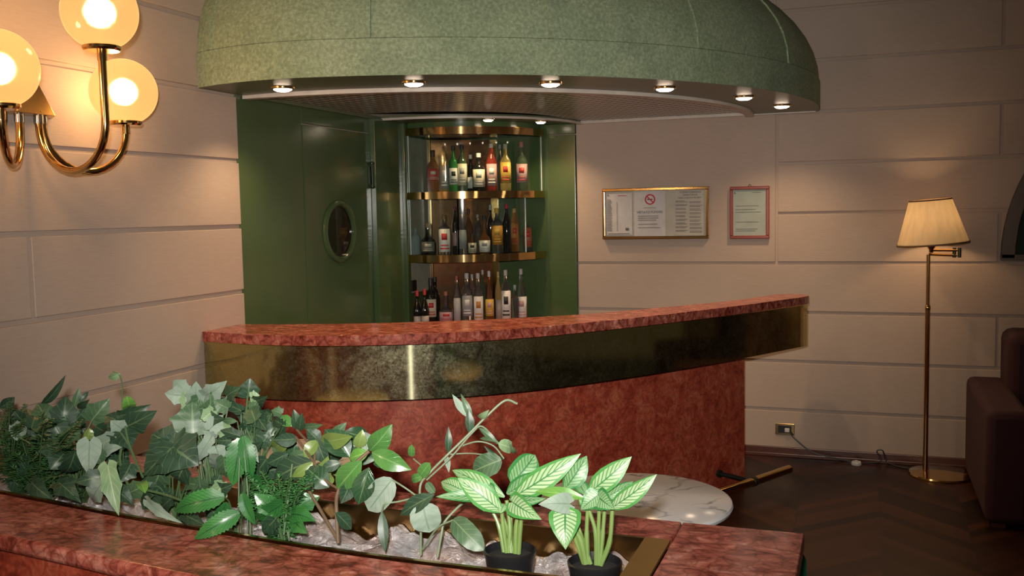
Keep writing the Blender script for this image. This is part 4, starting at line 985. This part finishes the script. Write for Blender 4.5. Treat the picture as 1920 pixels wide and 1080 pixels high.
# dark ivy on the left
random.seed(11)
D, M_, SV, LT, BR, GL, GY, OL, RB = 'dark', 'mid', 'silver', 'light', 'bright', 'gloss', 'glossy', 'olive', 'rib'
plant('dark_ivy', 'dark green ivy with drooping silver-backed leaves near the left wall', 'plant', root(150, 930, 1.72), [
 (76, 760, 123, 707, 14, D, 'lance', 1.78, .0), (52, 795, 22, 765, 22, D, 'ovate', 1.8), (92, 796, 70, 755, 36, M_, 'ovate', 1.76), (117, 800, 124, 742, 48, D, 'ivy', 1.74, .02),
 (60, 800, 52, 765, 24, D, 'ovate', 1.82), (130, 800, 160, 765, 36, D, 'ivy', 1.78), (138, 766, 149, 727, 13, M_, 'lance', 1.8), (148, 755, 166, 734, 11, D, 'narrow', 1.8), (145, 765, 167, 750, 12, D, 'narrow', 1.78),
 (172, 788, 205, 748, 46, M_, 'ivy', 1.76), (232, 802, 293, 771, 44, D, 'ivy', 1.68), (240, 800, 196, 778, 40, D, 'ivy', 1.70), (226, 779, 283, 760, 26, D, 'ivy', 1.70), (243, 764, 238, 744, 22, BR, 'round', 1.72),
 (225, 810, 245, 842, 50, D, 'ivy', 1.66), (212, 818, 158, 845, 28, SV, 'ivy', 1.64), (168, 828, 166, 892, 40, SV, 'heart', 1.60, .0, .1), (178, 835, 190, 872, 28, M_, 'ovate', 1.61), (190, 850, 230, 836, 24, SV, 'ivy', 1.64),
 (202, 872, 222, 966, 34, LT, 'ivy', 1.54, -.03, .1), (192, 905, 172, 942, 34, SV, 'ivy', 1.56), (200, 890, 140, 905, 34, D, 'ivy', 1.58), (105, 800, 125, 840, 46, D, 'ivy', 1.70), (95, 815, 65, 850, 44, D, 'ivy', 1.74),
 (40, 800, 80, 790, 30, M_, 'ovate', 1.76), (30, 830, 5, 795, 32, D, 'ivy', 1.8), (150, 812, 115, 822, 28, M_, 'ivy', 1.66), (163, 825, 168, 803, 16, OL, 'round', 1.66), (120, 850, 95, 880, 40, D, 'ovate', 1.66),
 (140, 850, 120, 890, 36, D, 'ivy', 1.62), (245, 870, 225, 905, 34, D, 'ivy', 1.62), (55, 860, 30, 890, 36, D, 'ivy', 1.70), (60, 905, 95, 935, 34, D, 'ivy', 1.62), (110, 905, 150, 940, 36, D, 'ivy', 1.58), (20, 895, 50, 925, 30, D, 'ovate', 1.66), (205, 915, 250, 945, 34, D, 'ivy', 1.57), (240, 925, 285, 905, 34, M_, 'ivy', 1.60), (180, 800, 200, 810, 30, D, 'ivy', 1.72), (0, 765, 28, 745, 20, D, 'ovate', 1.85), (10, 790, 40, 770, 22, D, 'ovate', 1.84)],
 [([(150, 930, 1.70), (190, 860, 1.68), (230, 800, 1.68)], .0028), ([(240, 910, 1.6), (225, 860, 1.64), (238, 800, 1.68)], .003)],
 fill=(10, 800, 250, 915, 26, [D, D, M_, SV, D], 'ivy', 26, 46, 1.66, 1.84))
plant('curled_sprout', 'thin curled shoot with one tiny leaf rising against the beige left wall', 'plant', root(232, 900, 1.70), [(226, 700, 203, 710, 13, LT, 'ovate', 1.72, .0)],
 [([(232, 900, 1.70), (229, 780, 1.71), (229, 725, 1.72), (224, 703, 1.72), (212, 697, 1.72)], .0014)], attach=False)
# mid ivy
random.seed(5)
plant('broad_leaf_ivy', 'ivy with one broad dark lobed leaf and a paler veined leaf above it', 'plant', root(330, 950, 1.66), [
 (322, 838, 371, 872, 84, D, 'ivy', 1.60, .0, .0), (322, 838, 284, 812, 60, D, 'ivy', 1.60, .0, .1), (322, 840, 268, 893, 46, D, 'ivy', 1.59, .0, .2), (322, 838, 330, 808, 50, D, 'ivy', 1.61, .0, .1),
 (362, 812, 360, 753, 76, M_, 'ivy', 1.66, .02, .0), (345, 875, 335, 905, 40, D, 'ivy', 1.60), (300, 880, 285, 915, 44, M_, 'ivy', 1.62), (372, 895, 376, 935, 26, M_, 'ovate', 1.60), (276, 938, 338, 981, 18, SV, 'ivy', 1.52, -.03),
 (262, 905, 272, 922, 18, BR, 'round', 1.60), (320, 935, 300, 955, 26, D, 'ivy', 1.58), (395, 930, 350, 925, 26, D, 'ivy', 1.6), (300, 945, 262, 930, 30, D, 'ivy', 1.58), (345, 965, 385, 985, 26, D, 'ivy', 1.54), (280, 925, 320, 915, 30, D, 'ivy', 1.62), (400, 960, 420, 985, 28, D, 'ivy', 1.55)],
 [([(268, 917, 1.58), (310, 928, 1.57), (350, 942, 1.55)], .0026), ([(268, 895, 1.6), (243, 835, 1.64), (235, 800, 1.66)], .0026)],
 fill=(265, 880, 410, 950, 9, [D, M_, D], 'ivy', 24, 40, 1.58, 1.72))
plant('pale_ivy', 'pale silvery green ivy rising beside the left end of the brass fascia', 'plant', root(400, 950, 1.68), [
 (350, 742, 308, 738, 32, SV, 'ivy', 1.72), (348, 735, 325, 712, 28, SV, 'ivy', 1.73), (366, 755, 368, 716, 36, SV, 'ivy', 1.70), (385, 742, 424, 716, 34, SV, 'ivy', 1.70), (395, 740, 420, 738, 18, M_, 'ivy', 1.69),
 (352, 765, 345, 730, 26, LT, 'ivy', 1.71), (385, 775, 398, 745, 30, M_, 'ivy', 1.70), (392, 806, 418, 778, 34, SV, 'ivy', 1.67), (402, 822, 380, 808, 18, SV, 'ivy', 1.66), (396, 820, 368, 868, 24, SV, 'ivy', 1.64, .0, .2),
 (405, 838, 420, 872, 34, SV, 'ivy', 1.64), (412, 856, 400, 880, 30, SV, 'heart', 1.63), (420, 858, 424, 897, 26, M_, 'heart', 1.62), (432, 860, 428, 890, 14, SV, 'narrow', 1.62), (375, 745, 350, 790, 34, M_, 'ivy', 1.70), (400, 770, 375, 790, 26, LT, 'ivy', 1.69),
 (418, 905, 395, 940, 34, LT, 'ivy', 1.60), (440, 850, 470, 862, 22, SV, 'narrow', 1.62)],
 [([(400, 950, 1.66), (388, 860, 1.66), (366, 800, 1.68), (370, 745, 1.70)], .0026)],
 fill=(355, 740, 440, 900, 16, [LT, SV, M_, M_, D], 'ivy', 24, 38, 1.66, 1.76))
plant('small_leaf_ivy', 'small dark-leaved ivy rising across the lower edge of the brass fascia', 'plant', root(465, 960, 1.72), [
 (465, 744, 469, 709, 40, D, 'ivy', 1.74, .0, .0), (452, 770, 404, 746, 22, D, 'ivy', 1.73), (470, 745, 487, 741, 20, LT, 'ivy', 1.72), (474, 768, 484, 748, 22, M_, 'ivy', 1.72), (478, 752, 500, 744, 24, D, 'ivy', 1.73), (480, 775, 500, 808, 30, D, 'ivy', 1.71),
 (472, 800, 458, 780, 22, D, 'ivy', 1.71), (470, 800, 510, 795, 24, D, 'ivy', 1.72), (450, 818, 412, 806, 20, D, 'ivy', 1.69), (445, 790, 415, 788, 12, M_, 'narrow', 1.69), (467, 832, 484, 866, 18, SV, 'narrow', 1.64), (480, 815, 520, 830, 22, D, 'ivy', 1.7), (500, 860, 480, 890, 34, D, 'ivy', 1.68), (460, 870, 510, 870, 40, D, 'ivy', 1.69), (520, 820, 535, 790, 20, D, 'ivy', 1.72),(440, 835, 425, 870, 30, D, 'ivy', 1.69)],
 [([(465, 960, 1.7), (478, 850, 1.70), (462, 800, 1.71), (464, 742, 1.74)], .0022)],
 fill=(440, 775, 530, 900, 22, [D, M_, D], 'ivy', 20, 40, 1.68, 1.78))
plant('ribbed_fern', 'glossy ribbed fern with two broad bright leaves hanging over the near ledge', 'plant', root(455, 965, 1.56), [
 (421, 932, 321, 957, 40, RB, 'fernleaf', 1.50, -.02, .25), (449, 962, 362, 1011, 36, RB, 'fernleaf', 1.48, -.03, .1), (452, 822, 436, 912, 44, RB, 'fernleaf', 1.60, -.01, .1), (455, 818, 472, 905, 30, RB, 'fernleaf', 1.60, .0, -.2),
 (424, 942, 400, 985, 26, RB, 'fernleaf', 1.53), (455, 925, 478, 985, 24, RB, 'fernleaf', 1.55), (470, 900, 515, 905, 26, RB, 'fernleaf', 1.62)], [], stem_r=.002)
random.seed(9)
fr = [(random.uniform(462, 605), random.uniform(885, 985), random.uniform(1.54, 1.66), random.uniform(.01, .04)) for _ in range(34)]
fern('soft_fern', 'soft mid green bushy fern sitting in the trough beside the bare foil', root(532, 990, 1.60), fr, STOCK['fernl'], .022, th=.004)
plant('parsley_leaf_plant', 'bushy bright green cut-leaf plant in the trough between ribbed fern and glossy plant', 'plant', root(530, 1000, 1.58), [
 (520, 960, 476, 925, 38, RB, 'ivy', 1.58), (520, 950, 500, 905, 40, RB, 'ivy', 1.60), (530, 945, 478, 975, 36, RB, 'ivy', 1.56), (540, 950, 560, 905, 38, RB, 'ivy', 1.60), (545, 965, 590, 975, 34, RB, 'ivy', 1.57), (560, 950, 600, 930, 34, RB, 'ivy', 1.6),
 (515, 975, 492, 1000, 30, D, 'ivy', 1.55), (550, 975, 575, 1000, 28, RB, 'ivy', 1.56), (505, 980, 525, 1002, 28, D, 'ivy', 1.55)], [([(532, 1003, 1.56), (541, 930, 1.58), (548, 870, 1.6)], .0022)])
# glossy ficus-like plant
random.seed(21)
plant('glossy_leaf_plant', 'artificial plant with large glossy pointed leaves at the centre of the planter', 'plant', root(632, 1015, 1.56), [
 (547, 800, 519, 780, 20, GY, 'ovate', 1.70), (557, 806, 551, 768, 18, D, 'ovate', 1.70), (560, 810, 566, 775, 16, D, 'ovate', 1.7), (568, 801, 604, 797, 13, M_, 'ovate', 1.70), (549, 815, 508, 845, 28, OL, 'ovate', 1.68), (560, 822, 512, 825, 24, D, 'ovate', 1.67),
 (588, 864, 507, 902, 44, D, 'ovate', 1.62, .0, .3), (588, 866, 546, 896, 18, OL, 'ovate', 1.61), (617, 914, 572, 875, 40, GL, 'ovate', 1.60, .0, .0), (595, 825, 570, 860, 22, OL, 'ovate', 1.65), (594, 822, 614, 875, 24, D, 'ovate', 1.65, .0, .3), (600, 830, 575, 805, 24, D, 'ovate', 1.67),
 (655, 857, 609, 804, 44, GL, 'ovate', 1.64, .0, .2), (692, 847, 653, 861, 24, BR, 'ovate', 1.62, .0, .1), (693, 845, 735, 797, 36, GY, 'ovate', 1.66, .0, .2), (688, 845, 680, 808, 28, SV, 'ovate', 1.68), (697, 848, 770, 881, 34, GY, 'ovate', 1.60, .0, .1),
 (678, 864, 630, 919, 40, GY, 'ovate', 1.58, .0, .1), (692, 876, 671, 948, 38, GL, 'ovate', 1.57, .0, .0), (655, 905, 640, 944, 26, D, 'ovate', 1.59), (700, 870, 735, 860, 20, GL, 'ovate', 1.62), (714, 905, 700, 945, 20, OL, 'ovate', 1.6), (629, 961, 660, 993, 24, D, 'ovate', 1.55),
 (640, 868, 600, 880, 20, D, 'ovate', 1.62), (540, 850, 500, 870, 26, D, 'ovate', 1.66), (615, 885, 605, 915, 26, OL, 'ovate', 1.63)],
 [([(634, 1018, 1.55), (631, 960, 1.56), (633, 925, 1.58), (655, 880, 1.60), (692, 846, 1.62)], .0035), ([(633, 1012, 1.55), (600, 955, 1.58), (577, 915, 1.60), (568, 880, 1.62)], .0032), ([(575, 905, 1.60), (590, 850, 1.64), (557, 806, 1.69)], .0025), ([(640, 920, 1.58), (610, 900, 1.6), (588, 866, 1.61), (555, 820, 1.66)], .0025)],
 stem_mat=TWIG, attach=False, fill=(520, 800, 690, 900, 20, [D, GL, M_, OL, D], 'ovate', 34, 62, 1.64, 1.74))
# grey-green vine
plant('grey_vine', 'wiry grey-green vine with rounded leaves climbing towards the brass fascia', 'plant', root(790, 1040, 1.60), [
 (736, 898, 690, 958, 46, SV, 'round', 1.58, .0, .1), (716, 958, 722, 1036, 18, D, 'ovate', 1.54, -.02, .1), (815, 927, 748, 966, 28, D, 'ovate', 1.56, .0, .3), (792, 944, 806, 999, 52, SV, 'round', 1.56, .0, .1), (850, 974, 907, 1032, 38, M_, 'round', 1.56, -.02, .1),
 (772, 856, 772, 834, 12, GY, 'round', 1.62), (788, 892, 806, 868, 20, GY, 'round', 1.60), (792, 893, 770, 900, 15, GY, 'round', 1.60), (800, 905, 815, 925, 14, M_, 'round', 1.6),
 (874, 781, 848, 739, 13, SV, 'narrow', 1.68, .0, .1), (886, 790, 864, 738, 12, M_, 'narrow', 1.68, .0, .1), (882, 815, 878, 765, 15, D, 'narrow', 1.67, .0, .1), (840, 850, 841, 800, 13, D, 'narrow', 1.66, .0, .1), (836, 852, 842, 886, 10, SV, 'narrow', 1.65), (897, 783, 916, 770, 11, LT, 'ovate', 1.68),
 (898, 802, 936, 834, 11, M_, 'narrow', 1.67), (935, 832, 962, 842, 22, LT, 'round', 1.67), (955, 832, 968, 852, 8, M_, 'narrow', 1.67), (908, 836, 946, 864, 8, D, 'narrow', 1.66), (940, 862, 886, 884, 40, M_, 'round', 1.66, .0, .1), (900, 822, 930, 828, 7, M_, 'narrow', 1.67)],
 [([(789, 1041, 1.57), (789, 960, 1.58), (788, 911, 1.60), (806, 886, 1.61), (841, 851, 1.64), (877, 816, 1.66), (912, 781, 1.68), (947, 751, 1.70), (970, 757, 1.71)], .0024),
  ([(800, 900, 1.61), (845, 858, 1.63), (885, 812, 1.66), (905, 800, 1.67), (935, 832, 1.68)], .0018), ([(860, 838, 1.65), (895, 828, 1.66), (925, 836, 1.67), (945, 860, 1.67)], .0016), ([(840, 852, 1.65), (880, 850, 1.66), (910, 853, 1.66)], .0014),
  ([(820, 1045, 1.56), (828, 1000, 1.57), (834, 978, 1.58), (860, 950, 1.6), (880, 935, 1.62)], .0024), ([(792, 1030, 1.57), (820, 990, 1.56), (850, 975, 1.56)], .0018), ([(788, 930, 1.59), (750, 940, 1.58), (722, 945, 1.57), (716, 960, 1.55)], .0018),
  ([(788, 935, 1.59), (760, 915, 1.58), (736, 900, 1.58)], .0018), ([(806, 886, 1.61), (775, 860, 1.62)], .0014), ([(880, 770, 1.68), (888, 790, 1.68), (884, 815, 1.67)], .0018)], stem_mat=plain('grey_green_stem', (.16, .21, .12), .5), attach=False)
# potted variegated plants
def potted(label, px, rim, ypot, leaves, stems):
    rc = PZ(px, rim, .905); r = .0455; x, y = rc.x, rc.y
    t = thing('potted_plant', (x, y, .84), label, 'plant', 'variegated plants in black pots'); zb = .838
    part('pot', lathe(B(), [(0, zb), (r*.80, zb), (r*.97, .893), (r*1.0, .897), (r*1.02, .905), (r*.96, .907), (r*.92, .898), (r*.9, .890)], (x, y, 0), 48), BLACKP, t, label='small black plastic pot')
    part('soil', lathe(B(), [(r*.93, .893), (r*.5, .896), (0, .897)], (x, y, 0), 32), SOIL, t)
    bm = B(); uvl = bm.loops.layers.uv.new('UVMap'); mats = []
    for lf in leaves:
        bx, by, tx, ty, w, mt, kd, dyb, dyt, rl = lf
        b = PY(bx, by, y+dyb); tp = PY(tx, ty, y+dyt); wd = 1.18*w/F*(b-EYE).dot(fw)/max(.4, math.cos(rl))
        if mt not in mats: mats.append(mt)
        leaf(bm, uvl, b, tp, wd, kd, rl, .08, .22, .01, mi=mats.index(mt))
    part('leaves', bm, [STOCK[q] for q in mats], t, label='light green leaves with dark stripes')
    sb = B()
    for (x0, y0, x1, y1, x2, y2, dy, rr) in stems:
        p0 = PY(x0, y0, y); p0.z = max(.893, min(p0.z, .9)); tube(sb, spline([p0, PY(x1, y1, y+dy*.5), PY(x2, y2, y+dy)], 6), [rr*1.25]*7+[rr]*6, 8)
    part('stems', sb, LSTEM, t)
random.seed(2)
potted('variegated plant in a black pot, left of the two beside the trough end', 956, 1031, 1.55, [
 (946, 932, 846, 879, 30, 'vari', 'lance', .03, .05, .2), (872, 922, 826, 902, 26, 'vari', 'lance', .02, .04, .3), (942, 960, 858, 896, 38, 'vari', 'lance', -.01, -.03, .1), (924, 935, 817, 930, 19, 'varid', 'lance', .0, -.04, .3),
 (960, 906, 1004, 853, 44, 'varid', 'round', .04, .07, .2), (950, 926, 1008, 885, 30, 'varid', 'lance', .03, .05, .3), (962, 932, 1088, 852, 38, 'vari', 'lance', .0, .01, .1), (955, 936, 1022, 936, 18, 'varid', 'lance', -.01, -.03, .4),
 (962, 942, 1014, 974, 38, 'vari', 'heart', -.02, -.05, .2), (930, 928, 900, 912, 26, 'varid', 'lance', .02, .04, .2), (945, 945, 938, 962, 18, 'vari', 'lance', .0, -.02, .2), (990, 950, 950, 950, 14, 'vari', 'lance', -.01, -.01, .5)],
 [(945, 1035, 935, 985, 918, 948, .01, .0032), (950, 1036, 943, 985, 940, 945, .0, .0034), (953, 1036, 956, 990, 950, 938, .01, .0036), (958, 1036, 957, 985, 962, 935, .02, .0034), (966, 1032, 968, 985, 975, 950, .0, .0036), (972, 1030, 976, 985, 982, 950, -.01, .0034), (962, 1035, 947, 980, 932, 945, .02, .0028)])
potted('variegated plant in a black pot, nearest the brass end of the trough', 1115, 1053, 1.55, [
 (1058, 918, 1101, 855, 36, 'varid', 'lance', .03, .05, .2), (1102, 926, 1184, 857, 36, 'vari', 'lance', .02, .03, .1), (1142, 955, 1231, 891, 30, 'vari', 'lance', .0, .0, .2), (1130, 935, 1188, 903, 20, 'varid', 'lance', .03, .05, .2),
 (1096, 934, 1002, 920, 20, BR, 'lance', .0, .0, .3), (1068, 945, 1010, 945, 34, 'silver', 'heart', -.02, -.05, .2), (1060, 962, 1060, 1030, 52, 'vari', 'heart', -.03, -.06, .1), (1120, 930, 1088, 956, 34, 'varid', 'heart', -.01, -.02, .2), (1122, 932, 1152, 955, 36, 'varid', 'heart', -.01, -.03, .2),
 (1098, 928, 1080, 900, 22, 'varid', 'lance', .03, .05, .3), (1105, 945, 1085, 935, 20, 'vari', 'lance', .0, .0, .3)],
 [(1098, 1050, 1088, 1010, 1070, 985, -.01, .005), (1102, 1050, 1100, 1000, 1102, 950, .0, .0034), (1118, 1054, 1117, 1000, 1104, 955, .0, .0034), (1122, 1054, 1122, 1000, 1124, 945, .0, .0034), (1124, 1054, 1130, 1000, 1134, 950, .01, .0034), (1126, 1052, 1143, 1015, 1148, 955, .0, .0036), (1094, 1046, 1075, 1000, 1062, 962, -.02, .0028), (1108, 1050, 1085, 990, 1068, 945, .0, .0026)])
